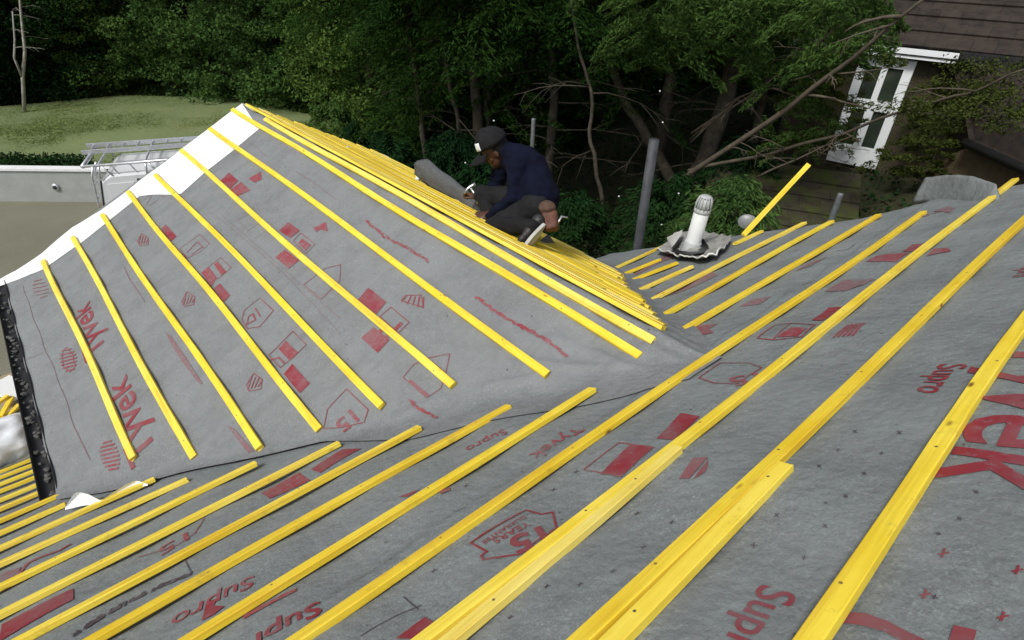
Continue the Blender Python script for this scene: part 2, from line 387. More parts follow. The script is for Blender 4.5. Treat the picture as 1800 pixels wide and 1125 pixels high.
# grass blades over the lawn
rng = np.random.default_rng(5)
def lawn_blades(n):
    t = rng.random(n); u = rng.random(n); out = []
    nr, fr = np.array(near), np.array(far)
    k = t*4; i = np.minimum(k.astype(int), 3); f = (k-i)[:, None]
    a = nr[i]+(nr[i+1]-nr[i])*f; b = fr[i]+(fr[i+1]-fr[i])*f
    xy = a+(b-a)*u[:, None]; z = .80+.10*np.sin(np.pi*u)
    h = rng.uniform(.0, .025, n); w = rng.uniform(.02, .05, n); an = rng.uniform(0, 6.28, n)
    d = np.stack([np.cos(an)*w, np.sin(an)*w], 1); le = rng.normal(0, .07, (n, 2))
    v = np.zeros((n, 3, 3)); v[:, 0, :2] = xy-d; v[:, 1, :2] = xy+d; v[:, 2, :2] = xy+le
    v[:, 0, 2] = v[:, 1, 2] = z-.03; v[:, 2, 2] = z+h
    return v
MAT['grass'] = mat_leaf('grass blades', (.13, .18, .07), (.18, .235, .095), .4, .4)
tag(link('grass', np_mesh(lawn_blades(90000), 3), MAT['grass']), 'short mown grass over the far lawn', 'grass', kind='stuff')

# ------------------------------------------------------------------ the house under repair
def grid_obj(P, name, mat, **kw):
    bm = bmesh.new(); V = [[bm.verts.new(q) if q is not None else None for q in row] for row in P]
    for i in range(len(V)-1):
        for j in range(len(V[i])-1):
            c = (V[i][j], V[i+1][j], V[i+1][j+1], V[i][j+1])
            if all(c): bm.faces.new(c)
    for v in [v for v in bm.verts if not v.link_faces]: bm.verts.remove(v)
    me = bm_mesh(bm, True, False)
    return me
house = empty('house', (1.5, 2, 0), 'house being reroofed, its roof stripped down to grey membrane and yellow battens', 'house')
def prism(pts, y0, y1):
    bm = bmesh.new(); a = [bm.verts.new((x, y0, z)) for x, z in pts]; b = [bm.verts.new((x, y1, z)) for x, z in pts]
    bm.faces.new(a[::-1]); bm.faces.new(b); n = len(pts)
    for i in range(n): bm.faces.new((a[i], a[(i+1) % n], b[(i+1) % n], b[i]))
    return bm_mesh(bm)
def prism_x(pts, x0, x1):
    bm = bmesh.new(); a = [bm.verts.new((x0, y, z)) for y, z in pts]; b = [bm.verts.new((x1, y, z)) for y, z in pts]
    bm.faces.new(a[::-1]); bm.faces.new(b); n = len(pts)
    for i in range(n): bm.faces.new((a[i], a[(i+1) % n], b[(i+1) % n], b[i]))
    return bm_mesh(bm)
SB = M0+13.2*G; SBL = M0+18.3*G
def mxy(s, d=0): q = Vector((0, OM.y, OM.z))+dM*s-nM*d; return (q.y, q.z)
link('wall', prism_x([(-3, 0), (3.6, 0), (3.6, mxy(M0+12*G, .12)[1]), mxy(-1.2, .12), (-3, 5.5)], -.4, 5.0), MAT['brick'], house)
link('wall', prism_x([(-3, 0), (5.0, 0), (5.0, 2.35), mxy(M0+2*G, .12), (-3, 5.5)], -4.2, -.42), MAT['brick'], house)
zt = RZG-.1
link('gable_wall', prism([(-.35, 0), (3.6, 0), (3.6, 3.75), (RXG, zt), (-.35, RZG-2.80*math.sin(PH)-.12)], 3.3, 7.0), MAT['brick'], house)
# ---- main membrane
xs = np.arange(-3.2, 5.80, .05); ss = np.sort(np.concatenate([np.arange(-1.2, SBL+.001, .045), [LAP_S-.006, LAP_S]])); P = []
for x in xs:
    row = []
    for s in ss:
        ok = s <= (SBL if x < 1.2 else SB)
        if ok:
            q = ptM(x, s)
            zg = RZG - abs(x-RXG)*math.tan(PH)
            xe = 5.32 + .42*min(1, max(0, (4.6-(s-M0)/G)/1.6))
            if x > xe: ok = False
            if x > xe-.12: q = q - nM*(x-xe+.12)**2*2 + nM*.02*hnoise(s, 1, 3)
            if zg - q.z > .12 and q.y < YV and -.4 < x < 4.0 and s > .5: ok = False
        row.append(q if ok else None)
    P.append(row)
mm = link('roof_membrane', grid_obj(P, '', None), MAT['membrane'])
tag(mm, 'grey breathable membrane over the main roof slope in the foreground, printed with large red lettering', 'roof membrane')
# ---- gable membrane (both slopes in one sheet over the ridge)
ys = np.concatenate([np.arange(Y_J-.06, 4.0, .03), np.arange(4.0, YV+.021, .045)])
P = []
def lap(y): return .06+.035*hnoise(y, 0, 1.4, 5)+.05*max(0, 1-abs(y-3.3)/.5) + .30*min(1, max(0, (2.3-y)/.5))
for y in ys:
    sv = (RZG-zM(y))/math.sin(PH)
    eg = min(sv+lap(y), S_G); ef = min(sv+.08+.05*hnoise(y, 3, 2.0, 9), S_F)
    eg, ef = max(eg, .02), max(ef, .02)
    NR = 60; row = []
    for k in range(NR, -1, -1): row.append(ptF(y, ef*k/NR))
    for k in range(1, NR+1): row.append(ptG(y, eg*k/NR))
    P.append(row)
gm = link('roof_membrane', grid_obj(P, '', None), MAT['membrane_gable'])
tag(gm, 'grey breathable membrane draped over the cross gable behind, covered in small red printed symbols', 'roof membrane')

# ---- prints on the membranes: thin ink laid on the sheet, following its sag
def put(plane, uv, h=.0035):
    u, v = uv
    return ptM(u, v, h) if plane == 'M' else ptG(u, v, h)
PIX = {'M': onM, 'G': onG}
def refine(bm, L=.035):
    for _ in range(6):
        es = [e for e in bm.edges if e.calc_length() > L]
        if not es: break
        bmesh.ops.subdivide_edges(bm, edges=es, cuts=1); bmesh.ops.triangulate(bm, faces=bm.faces)
class Ink:
    """2D shapes in roof coordinates, then one mesh per kind of print"""
    def __init__(s, plane): s.plane, s.bm, s.lev = plane, bmesh.new(), 0
    def face(s, uvs):
        s.lev = (s.lev+1) % 6; z = s.lev*1e-4
        try: 
            f = s.bm.faces.new([s.bm.verts.new((u, v, z)) for u, v in uvs]); bmesh.ops.triangulate(s.bm, faces=[f])
        except ValueError: pass
    def poly(s, px): s.face([PIX[s.plane](*q) for q in px])
    def line(s, px, w, close=False, uv=False):
        Q = [Vector(q if uv else PIX[s.plane](*q)) for q in px]
        if close: Q.append(Q[0])
        for a, b in zip(Q, Q[1:]):
            d = (b-a); 
            if d.length < 1e-5: continue
            n = Vector((-d.y, d.x)).normalized()*w/2; e = d.normalized()*w*.35
            s.face([tuple(a-e-n), tuple(b+e-n), tuple(b+e+n), tuple(a-e+n)])
    def outline(s, px, w): s.line(px, w, True)
    def ellipse(s, c, rx, ry, rot=0, n=18):
        s.poly([(c[0]+rx*math.cos(a)*math.cos(rot)-ry*math.sin(a)*math.sin(rot), c[1]+rx*math.cos(a)*math.sin(rot)+ry*math.sin(a)*math.cos(rot)) for a in [2*math.pi*i/n for i in range(n)]])
    def text(s, txt, p0, p1, height=None, bold=0.0):
        """baseline from pixel p0 to pixel p1; letters stand to the left of the reading direction seen from above"""
        a, b = Vector(PIX[s.plane](*p0)), Vector(PIX[s.plane](*p1))
        cu = bpy.data.curves.new('t', 'FONT'); cu.body = txt; cu.size = 1; cu.resolution_u = 3; cu.offset = bold
        o = bpy.data.objects.new('t', cu); COL.objects.link(o)
        dg = bpy.context.evaluated_depsgraph_get(); me = bpy.data.meshes.new_from_object(o.evaluated_get(dg))
        bpy.data.objects.remove(o); bpy.data.curves.remove(cu)
        xs_ = [v.co.x for v in me.vertices]; x0, x1 = min(xs_), max(xs_)
        L = (b-a).length; sc = L/(x1-x0); sy = sc if height is None else (height if height > 0 else -height*sc)
        ux = (b-a).normalized()
        # main slope (x, s): up is -s when reading towards -x; on the gable (y, s): up is +s when reading towards +y
        uy = Vector((ux.y, -ux.x)) if s.plane == 'M' else Vector((-ux.y, ux.x))
        if s.plane == 'M': uy = Vector((-ux.y, ux.x)) if Vector((-ux.y, ux.x)).y < 0 else -Vector((-ux.y, ux.x))
        tmp = bmesh.new(); tmp.from_mesh(me); bpy.data.meshes.remove(me)
        s.lev = (s.lev+1) % 6
        vm = {}
        for v in tmp.verts:
            q = a + ux*(v.co.x-x0)*sc + uy*v.co.y*sy; vm[v] = s.bm.verts.new((q.x, q.y, s.lev*1e-4))
        for f in tmp.faces:
            try: s.bm.faces.new([vm[v] for v in f.verts])
            except ValueError: pass
        tmp.free()
    def done(s, name, mat, parent, whole=False):
        """one part per printed mark: pieces that lie close together are one mark"""
        bmesh.ops.triangulate(s.bm, faces=s.bm.faces); refine(s.bm); s.bm.verts.ensure_lookup_table()
        isl = {}; boxes = []
        for v in s.bm.verts:
            if v in isl: continue
            st = [v]; isl[v] = len(boxes); b = [v.co.x, v.co.y, v.co.x, v.co.y]
            while st:
                q = st.pop(); b = [min(b[0], q.co.x), min(b[1], q.co.y), max(b[2], q.co.x), max(b[3], q.co.y)]
                for e in q.link_edges:
                    w = e.other_vert(q)
                    if w not in isl: isl[w] = len(boxes); st.append(w)
            boxes.append(b)
        par = list(range(len(boxes)))
        def find(i):
            while par[i] != i: i = par[i]
            return i
        e = 9 if whole else .028
        for i in range(len(boxes)):
            for j in range(i):
                A, B = boxes[i], boxes[j]
                if A[0]-e < B[2] and B[0]-e < A[2] and A[1]-e < B[3] and B[1]-e < A[3]: par[find(i)] = find(j)
        for v in s.bm.verts: v.co = put(s.plane, (v.co.x, v.co.y), .0035+v.co.z)
        bmesh.ops.reverse_faces(s.bm, faces=[f for f in s.bm.faces if (f.normal_update() or f.normal.z) < 0])
        grp = {}
        for f in s.bm.faces: grp.setdefault(find(isl[f.verts[0]]), []).append(f)
        for fs in grp.values():
            b2 = bmesh.new(); vm = {}
            for f in fs:
                for v in f.verts:
                    if v not in vm: vm[v] = b2.verts.new(v.co)
                try: b2.faces.new([vm[v] for v in f.verts])
                except ValueError: pass
            o = link(name, bm_mesh(b2, False, False), mat, parent)
            if whole: o['kind'] = 'stuff'
        s.bm.free()
def Z(ox, oy, k, pts): return [(ox+x/k, oy+y/k) for x, y in pts]
z1 = lambda *p: Z(1200, 750, 3, p); z4 = lambda *p: Z(0, 375, 3, p); z5 = lambda *p: Z(600, 375, 3, p); z6 = lambda *p: Z(1200, 375, 3, p)
z7 = lambda *p: Z(0, 750, 3, p); z8 = lambda *p: Z(600, 750, 3, p); z0 = lambda *p: Z(0, 0, 3, p)
# main slope: solid red
I = Ink('M')
I.text('Tyvek', (1799, 604), (1645, 848), None, .012)
I.text('Supro', (1652, 640), (1611, 698), None, .012)
I.text('Supro', (1338, 1026), (1248, 1182), None, .012)
I.poly(z1((860, 985), (960, 990), (1080, 1030), (1200, 1090), (1330, 1150), (1200, 1160), (1060, 1085), (940, 1055), (830, 1045)))
I.poly(z1((1430, 1045), (1550, 1072), (1530, 1150), (1395, 1150)))
for c in [(1380, 693), (1770, 783), (1280, 893), (1690, 1003), (1860, 900)]:
    q = z1(c)[0]; I.line([(q[0]-9, q[1]+2), (q[0]+9, q[1]-1)], .004); I.line([(q[0]-3, q[1]+7), (q[0]+2, q[1]-7)], .004)
I.outline(z8((690, 635), (975, 450), (1055, 470), (1115, 455), (1138, 545), (940, 700), (755, 720), (742, 702), (775, 680)), .007)
I.text('15', z8((1058, 540))[0], z8((884, 618))[0], None, .035)
I.poly(z8((1665, 75), (1790, -70), (1890, -55), (1755, 85)))
I.poly(z8((290, 1125), (440, 1005), (495, 1035), (380, 1125)))
I.poly(z6((680, 570), (770, 495), (840, 493), (740, 573)))
I.poly(z7((0, 1110), (10, 1045), (390, 862), (392, 918), (0, 1135)))
I.poly(z7((1640, 225), (1810, 125), (1910, 120), (1690, 245)))
I.poly(z7((1065, 1030), (1090, 930), (1145, 915), (1130, 950), (1190, 960), (1130, 1000)))
I.text('Supro', z7((1690, 930))[0], z7((1190, 1200))[0], None, .02)
I.poly(z8((1380, 255), (1530, 110), (1650, 125), (1475, 270)))
I.poly(z6((1155, 205), (1210, 165), (1280, 160), (1220, 205)))
I.poly(z5((705, 1005), (785, 920), (880, 965), (760, 1050)))
I.done('printed_mark', MAT['red'], mm)
I = Ink('M')
I.outline(z8((1280, 230), (1470, 100), (1650, 125), (1475, 270)), .006); I.line(z8((1370, 255), (1530, 112)), .006); I.line(z8((1400, 250), (1500, 215), (1560, 165)), .006)
I.text('YEARS', z8((985, 515))[0], z8((800, 620))[0], None, .006)
I.text('GUARANTEE', z8((965, 482))[0], z8((745, 632))[0], None, .006)
I.line(z8((735, 600), (965, 455)), .004)
I.poly(z1((-15, 290), (60, 185), (140, 180), (110, 215), (40, 295))); I.poly(z1((60, 300), (125, 215), (143, 190), (130, 262)))
I.outline(z6((395, 668), (490, 600), (570, 588), (700, 600), (630, 665), (480, 678)), .008); I.line(z6((480, 675), (570, 590)), .008); I.poly(z6((500, 665), (575, 615), (660, 620), (610, 662)))
for k in range(5): I.line(z6((800+k*25, 668-k*2), (880+k*20, 605-k*3)), .010)
I.outline(z6((90, 885), (200, 795), (350, 790), (420, 820), (290, 915), (165, 910)), .006); I.text('15', z6((390, 850))[0], z6((240, 885))[0], None, .02)
I.poly(z6((965, 265), (1040, 225), (1200, 210), (1130, 265))); I.poly(z6((1290, 235), (1330, 190), (1400, 190), (1418, 212)))
I.text('Supro', z7((1345, 795))[0], z7((910, 1000))[0], None, .01)
I.poly(z5((1015, 975), (1050, 940), (1165, 950), (1170, 985), (1070, 1000)))
I.text('Supro', z6((1810, 265))[0], z6((1735, 345))[0], None, .006)
I.poly(z7((1375, 345), (1575, 240), (1635, 280), (1420, 375)))
I.line(z7((725, 680), (940, 625), (1030, 570), (1080, 490)), .006); I.text('15', z7((985, 560))[0], z7((830, 640))[0], None, .01)
I.line(z7((90, 790), (150, 720), (230, 690), (320, 660), (370, 630)), .02)
I.line(z7((1300, 1010), (1555, 875)), .02)
I.text('Supro', z8((860, 20))[0], z8((650, 110))[0], None, .01)
I.text('Tyvek', z8((1240, 10))[0], z8((985, 150))[0], None, .012)
I.poly(z8((520, 355), (575, 330), (580, 350), (530, 372)))
I.poly(z8((305, 385), (390, 355), (420, 345), (360, 385)))
I.poly(z6((0, 655), (80, 600), (185, 588), (140, 618), (165, 640), (60, 655))); I.poly(z6((20, 690), (60, 660), (75, 680)))
I.text('TYVEK', (1660, 372), (1600, 388), None, .01)
I.poly([(1330, 560), (1440, 523), (1452, 533), (1350, 565)][::-1]) if False else None
I.done('printed_mark', MAT['red_worn'], mm)
I = Ink('M')
I.poly(z6((750, 420), (850, 350), (1010, 348), (960, 385), (860, 420)))
I.poly(z6((300, 495), (370, 460), (465, 447), (410, 480)))
I.poly(z6((600, 310), (700, 250), (760, 225), (680, 285)))
I.poly(z6((1320, -5), (1400, -40), (1440, -20), (1410, 8)))
I.poly([(1100, 480), (1180, 444), (1195, 448), (1110, 486)]); I.poly([(1140, 520), (1250, 478), (1262, 486), (1155, 528)])
I.poly(z7((0, 770), (110, 740), (95, 780), (0, 820)))
I.done('printed_mark', MAT['faint'], mm)
I = Ink('M')
rr = random.Random(3)
for k in range(46):            # small line of marking text, too fine to read
    t = k/46; a = z7((395+625*t, 1118-335*t - 40*math.sin(math.pi*t)))[0]; w = rr.uniform(.5, 1)
    if rr.random() < .86: I.line([(a[0], a[1]), (a[0]+1.5, a[1]-9*w*(1-.35*t))], .006 if rr.random() < .5 else .011)
for q in [(1050, 145), (960, 265), (725, 230), (865, 395), (755, 540), (640, 690), (1550, 360), (1465, 515), (500, 485), (375, 627), (820, 128), (1145, 40), (910, 28), (1330, 905)]:
    c = z1(q)[0]; a = rr.uniform(0, 3); I.line([(c[0]-6*math.cos(a), c[1]-3*math.sin(a)), (c[0]+6*math.cos(a), c[1]+3*math.sin(a))], .003); I.line([(c[0]-3*math.sin(a), c[1]+4*math.cos(a)), (c[0]+3*math.sin(a), c[1]-4*math.cos(a))], .003)
for q in [(1560, 460), (1745, 505), (1595, 640), (1440, 780), (1265, 855), (1090, 865), (895, 1015), (1240, 240), (1120, 330), (660, 320), (490, 770)]:
    c = z8(q)[0]; I.line([(c[0]-5, c[1]+1), (c[0]+5, c[1]-1)], .003); I.line([(c[0]-2, c[1]+3), (c[0]+1, c[1]-3)], .003)
I.line(z8((110, 1125), (200, 1060), (300, 1000), (420, 945)), .003); I.line(z8((330, 905), (405, 965)), .003)
I.line(z7((975, 705), (1012, 778)), .003); I.line(z6((820, 195), (870, 190), (912, 165)), .004)
I.done('small_marks', MAT['dark_print'], mm, True)
# gable
I = Ink('G')
for q in [((875, 60), (935, 125), (905, 150), (850, 85)), ((1470, 90), (1520, 45), (1585, 95), (1535, 135)), ((1125, 395), (1160, 370), (1218, 435), (1185, 470)), ((1500, 850), (1545, 797), (1632, 895), (1580, 948))]: I.poly(z4(*q))
I.poly(z0((1165, 955), (1210, 912), (1258, 955), (1215, 995))); I.poly(z5((90, 460), (145, 395), (240, 470), (185, 535)))
I.text('Tyvek', (187, 612), (156, 528), -.75, .012); I.text('Tyvek', (275, 790), (222, 658), -.72, .012)
I.done('printed_mark', MAT['red'], gm)
I = Ink('G')
def hatch(c, rx, ry, rot, n=6, w=.006):
    for i in range(n):
        t = (i+.5)/n*2-1; half = math.sqrt(max(0, 1-t*t))
        a = (c[0]+t*rx*math.cos(rot)-half*ry*math.sin(rot), c[1]+t*rx*math.sin(rot)+half*ry*math.cos(rot)); b = (c[0]+t*rx*math.cos(rot)+half*ry*math.sin(rot), c[1]+t*rx*math.sin(rot)-half*ry*math.cos(rot))
        I.line([a, b], w)
hatch((121, 633), 22, 14, 1.35, 7, .016); hatch((195, 802), 28, 15, 1.35, 8, .016); hatch((72, 508), 17, 12, 1.3, 6, .009)
I.outline([(108, 622), (116, 610), (128, 624), (134, 645), (125, 655), (112, 645)], .005)
for c in [(252, 422), (330, 525), (447, 672)]:
    s_ = 1.0 + (c[1]-420)/420
    sh = [(c[0]+x*s_, c[1]+y*s_) for x, y in [(-9, 3), (-1, -10), (9, -3), (8, 8), (-5, 10)]]
    I.outline(sh, .006)
    for k in range(4): I.line([(c[0]+(-7+k*4)*s_, c[1]+(8-k)*s_), (c[0]+(-3+k*4)*s_, c[1]+(-7+k*1.5)*s_)], .010)
I.outline(z4((950, 190), (1055, 112), (1103, 160), (1050, 205), (985, 235)), .005); I.line(z4((985, 205), (1040, 150), (1070, 180)), .008); I.line(z4((1010, 215), (1065, 175)), .008)
I.poly(z4((1065, 315), (1100, 285), (1140, 340), (1110, 385))); I.outline(z4((1100, 285), (1165, 235), (1218, 285), (1145, 345)), .005); I.poly(z4((1130, 270), (1150, 255), (1190, 305), (1165, 325)))
I.outline(z4((1275, 560), (1290, 505), (1368, 445), (1445, 515), (1375, 600), (1310, 612)), .006); I.line(z4((1300, 590), (1350, 565), (1335, 530), (1310, 545), (1305, 585)), .012); I.line(z4((1345, 500), (1375, 545)), .01)
I.outline(z4((1415, 745), (1460, 700), (1540, 618), (1617, 695), (1545, 765), (1480, 815)), .006); I.poly(z4((1465, 710), (1505, 668), (1572, 735), (1530, 780))); I.line(z4((1425, 770), (1470, 760), (1500, 790)), .012)
I.outline(z4((1550, 150), (1590, 108), (1660, 160), (1610, 210)), .006); I.poly(z4((1575, 160), (1595, 135), (1640, 165), (1610, 195)))
I.poly(z4((1455, 235), (1505, 195), (1575, 245), (1520, 290)))
I.poly(z4((1655, 80), (1720, 48), (1727, 95), (1690, 85), (1670, 100)))
I.poly(z0((1210, 1005), (1275, 962), (1322, 1008), (1255, 1040))); I.poly(z0((1315, 945), (1380, 912), (1385, 950), (1345, 968)))
I.outline(z5((205, 545), (262, 495), (362, 578), (305, 635)), .006); I.text('P', z5((325, 590))[0], z5((275, 545))[0], None, .02)
I.poly(z5((105, 655), (170, 600), (258, 670), (195, 740)))
for k in range(5): I.line(z5((320+k*28, 465+k*9), (345+k*22, 435+k*2)), .010)
I.outline(z5((315, 460), (340, 432), (420, 430), (435, 498)), .006)
I.outline(z5((330, 870), (385, 800), (460, 765), (572, 742), (548, 850), (525, 925), (452, 978)), .005)
I.line(z5((365, 890), (455, 965)), .02); I.line(z5((480, 790), (540, 840)), .012)
I.outline([(570, 757), (577, 720), (610, 685), (648, 722), (640, 745), (600, 755)], .006); I.text('15', (618, 722), (590, 748), None, .02)
I.outline(z4((1605, 380), (1715, 295), (1797, 272), (1790, 355), (1690, 450)), .005)
rr = random.Random(8)
for P0, P1, n in ((z5((715, 443))[0], z5((1185, 755))[0], 70), (z5((130, 45))[0], z5((460, 262))[0], 40), (z5((360, 985))[0], z5((500, 1120))[0], 20)):
    for k in range(n):
        t = k/n; q = (P0[0]+(P1[0]-P0[0])*t+rr.uniform(-2, 2), P0[1]+(P1[1]-P0[1])*t+rr.uniform(-2, 2)+(3*math.sin(t*6))); L = rr.uniform(2, 5)
        I.line([q, (q[0]+L, q[1]+L*.66)], rr.uniform(.008, .018))
I.done('printed_mark', MAT['red_worn'], gm)
I = Ink('G')
I.line(z4((125, 385), (160, 500), (240, 720), (290, 830), (345, 980), (395, 1125)), .004); I.line(z4((393, 1120), (430, 1215), (480, 1305)), .005)
I.line(z4((140, 775), (240, 735)), .003)
I.line(z0((1560, 905), (1670, 975), (1775, 1055)), .005); I.line(z0((1290, 725), (1410, 830)), .004); I.line(z4((1110, 0), (1200, 60), (1500, 320), (1800, 640)), .003); I.line(z4((1160, 0), (1560, 350), (1800, 560)), .003)
I.line(z0((775, 1080), (825, 1000), (865, 1040)), .006); I.line(z0((760, 1060), (805, 1020), (850, 1030)), .006); I.line(z0((790, 1085), (830, 1055)), .006)
I.outline(z4((1250, 35), (1320, 0), (1370, 55), (1310, 95)), .004)
I.line(z4((650, 280), (700, 370), (765, 470)), .006); I.poly(z4((875, 630), (905, 650), (1000, 790), (1075, 900), (1060, 905), (950, 770)))
I.poly(z7((1205, 0), (1240, 15), (1340, 140), (1310, 150)))
I.done('crease_line', MAT['faint'], gm)
# ---- white strip along the verge and its turn over the ridge
def strip(outer, inner, plane, h0, on, n=40, mmn=8):
    O = [on(*q) for q in outer]; Q = [on(*q) for q in inner]; P = []
    for i in range(n+1):
        a, b = lerp_poly(O, i/n), lerp_poly(Q, i/n); row = []
        for j in range(mmn+1):
            t = j/mmn; u, v = a[0]+(b[0]-a[0])*t, a[1]+(b[1]-a[1])*t
            row.append(plane(u, v, h0 + .002*math.sin(i*.5)*(1-t) + .006*(1-t)**2))
        P.append(row)
    return P
P = strip([(427, 184), (372, 224), (322, 263), (280, 295), (230, 334), (180, 372), (130, 402), (76, 447), (30, 478), (0, 493), (-40, 508)],
          [(455, 226), (409, 264), (359, 303), (318, 340), (246, 345), (192, 388), (140, 430), (76, 474), (30, 492), (0, 504), (-40, 515)], ptG, .0045, onG, 80)
link('white_edge_strip', grid_obj(P, '', None), MAT['white_sheet'], gm)
P = []
for i in range(30):
    s = i/29*S_F*.95; P.append([ptF(YV+.05-j*.075*(1 if i < 16 else .6), s, .006+.01*(1-j/5)) for j in range(6)])
link('white_edge_strip', grid_obj(P, '', None), MAT['white_sheet'], gm)
# the white underside of the sheet turned up at the valley foot
P = []
for i in range(26):
    t = i/25; q = lerp_poly([(118, 903), (150, 895), (178, 892), (205, 878), (240, 862), (262, 858)], t); w = lerp_poly([(0, 4), (1, 27), (2, 20), (3, 5), (4, 9), (5, 13), (6, 12), (7, 3)], t)[1]
    x, s = onM(*q); row = []
    for j in range(6): 
        p_ = ptM(x, s, .02) ; row.append(p_ + Vector((0, .0, 1))*(w/330*.9)*(j/5) + Vector((.02, .05, 0))*math.sin(j/5*2.2)*w/26)
    P.append(row)
o = link('turned_edge', grid_obj(P, '', None), MAT['white_sheet'], gm); o['label'] = 'white underside of the sheet turned up at the foot of the valley'

# ---- battens
def batten(p0, p1, nrm, mat='wood', w=.046, h=.025, lift=.008, mid=None, name='roof_batten', seed=0, sag=.009):
    """a timber from p0 to p1 (centre of its underside), local x along it"""
    rr = random.Random(seed*7+1); L = (p1-p0).length; d = (p1-p0).normalized(); b = nrm.cross(d).normalized(); n = d.cross(b)
    if n.dot(nrm) < 0: n, b = -n, -b
    bm = bmesh.new(); c = .0025; prof = [(-w/2+c, 0), (w/2-c, 0), (w/2, c), (w/2, h-c), (w/2-c, h), (-w/2+c, h), (-w/2, h-c), (-w/2, c)]
    K = max(3, int(L/.18)); rings = []; ph = rr.uniform(0, 6); fq = rr.uniform(1.2, 2.2)
    tw = rr.uniform(-.05, .05)
    for i in range(K+1):
        t = i/K; x = (t-.5)*L; bow = sag*math.sin(fq*x+ph) + (mid or 0)*4*t*(1-t); up = lift + .002*math.sin(1.7*x+ph*2)
        jw = 1+rr.uniform(-.035, .035); a = tw*(t-.5)
        ring = []
        for (yy, zz) in prof:
            y2, z2 = yy*jw, zz
            ring.append(bm.verts.new((x + (.0 if 0 < i < K else (.006*yy/w*rr.choice((-1, 1)) - (.002 if i else -.002)*(1 if abs(yy) > w/2-c*1.5 else 0))), y2*math.cos(a)-z2*math.sin(a)+bow, y2*math.sin(a)+z2*math.cos(a)+up)))
        rings.append(ring)
    for A, B in zip(rings, rings[1:]):
        for k in range(8): bm.faces.new((A[k], A[(k+1) % 8], B[(k+1) % 8], B[k]))
    bm.faces.new(rings[0][::-1]); bm.faces.new(rings[-1])
    me = bm_mesh(bm); o = bpy.data.objects.new(name, me); COL.objects.link(o); me.materials.append(MAT[mat])
    M = Matrix((d, b, n)).transposed().to_4x4(); M.translation = (p0+p1)/2; o.matrix_world = M
    return o
def plM(x, s): return Vector((x, OM.y, OM.z))+dM*s
def plG(y, s): return Vector((RXG, y, RZG))+dG*s
def plF(y, s): return Vector((RXG, y, RZG))+dF*s
bseed = 0
def mbat(pa, pb, label, ext0=0, ext1=0, off=.023, xa=None, xb=None, mat='wood', group='battens nailed across the main slope', lift=.008, w=.046):
    """pa, pb: pixels on the contact line of the batten's upslope edge"""
    global bseed; bseed += 1
    a, b = onM(*pa), onM(*pb); d = (b[1]-a[1])/(b[0]-a[0])
    x0 = xa if xa is not None else a[0]-ext0; x1 = xb if xb is not None else b[0]+ext1
    A = plM(x0, a[1]+d*(x0-a[0])+off); B = plM(x1, a[1]+d*(x1-a[0])+off)
    o = batten(A, B, nM, mat, w=w, seed=bseed, lift=lift); return tag(o, label, 'batten', group)
XL = -2.6
L_ = ['x', 'second batten in from the right of the foreground, a short length doubled against it']
mbat((1458, 1125), (1800, 607), 'nearest foreground batten, running past the big red letters at the right', xa=-.9, xb=5.26)
mbat((1200, 988), (1800, 405), 'foreground batten with the longer doubling piece beside it, second from the right', xa=-1.2, xb=5.27)
mbat((786, 1125), (1720, 375), 'long foreground batten reaching furthest up at the right, third from the right edge', xa=-1.6, xb=onM(1797, 318)[0])
mbat((1200, 1037), (1393, 833), 'short doubling batten with rounded yellow end against the second foreground batten', xa=-1.2, group='doubling lengths of batten')
mbat((830, 1125), (1200, 800), 'short doubling batten with a square pale end against the third foreground batten', xa=-1.5, w=.040, mat='wood_pale', group='doubling lengths of batten')
mbat((600, 1093), (1633, 377), 'long batten across the whole main slope just below the valley junction', xa=XL)
mbat((600, 977), (1050, 692), 'batten ending at the valley beside the small red square, longest stopping there', xa=XL)
mbat((200, 1125), (900, 722), 'batten stopping under the red print at the middle of the valley', xa=XL)
mbat((67, 1125), (743, 760), 'batten stopping at the valley just above the lifted membrane edge', xa=XL)
mbat((0, 1095), (600, 787), 'batten whose end touches the solid red bar near the valley', xa=XL)
mbat((0, 1043), (455, 822), 'batten ending against the dark lifted edge of the gable membrane', xa=XL)
mbat((0, 1003), (334, 849), 'batten ending just right of the white turned-up membrane scrap', xa=XL)
mbat((0, 973), (275, 849), 'batten lying across the white turned-up membrane scrap', xa=XL)
low = ['yellow batten beside the lower corner of the gable membrane, first below the white scrap', 'second yellow batten below the white scrap at the left edge', 'third yellow batten below the white scrap at the left edge',
       'fourth yellow batten below the white scrap, at the foot of the black gutter', 'fifth yellow batten below the white scrap, passing under the black gutter', 'sixth yellow batten below the white scrap, under the black gutter', 'seventh yellow batten below the white scrap, near the white bag', 'eighth yellow batten below the white scrap, lowest beside the white bag']
for i, lb in enumerate(low):
    global_s = M0+(11+i*.93)*G; bseed += 1
    tag(batten(plM(XL, global_s), plM(-.50 if i < 3 else -.60, global_s), nM, seed=bseed), lb, 'batten', 'battens on the low left part of the main slope')
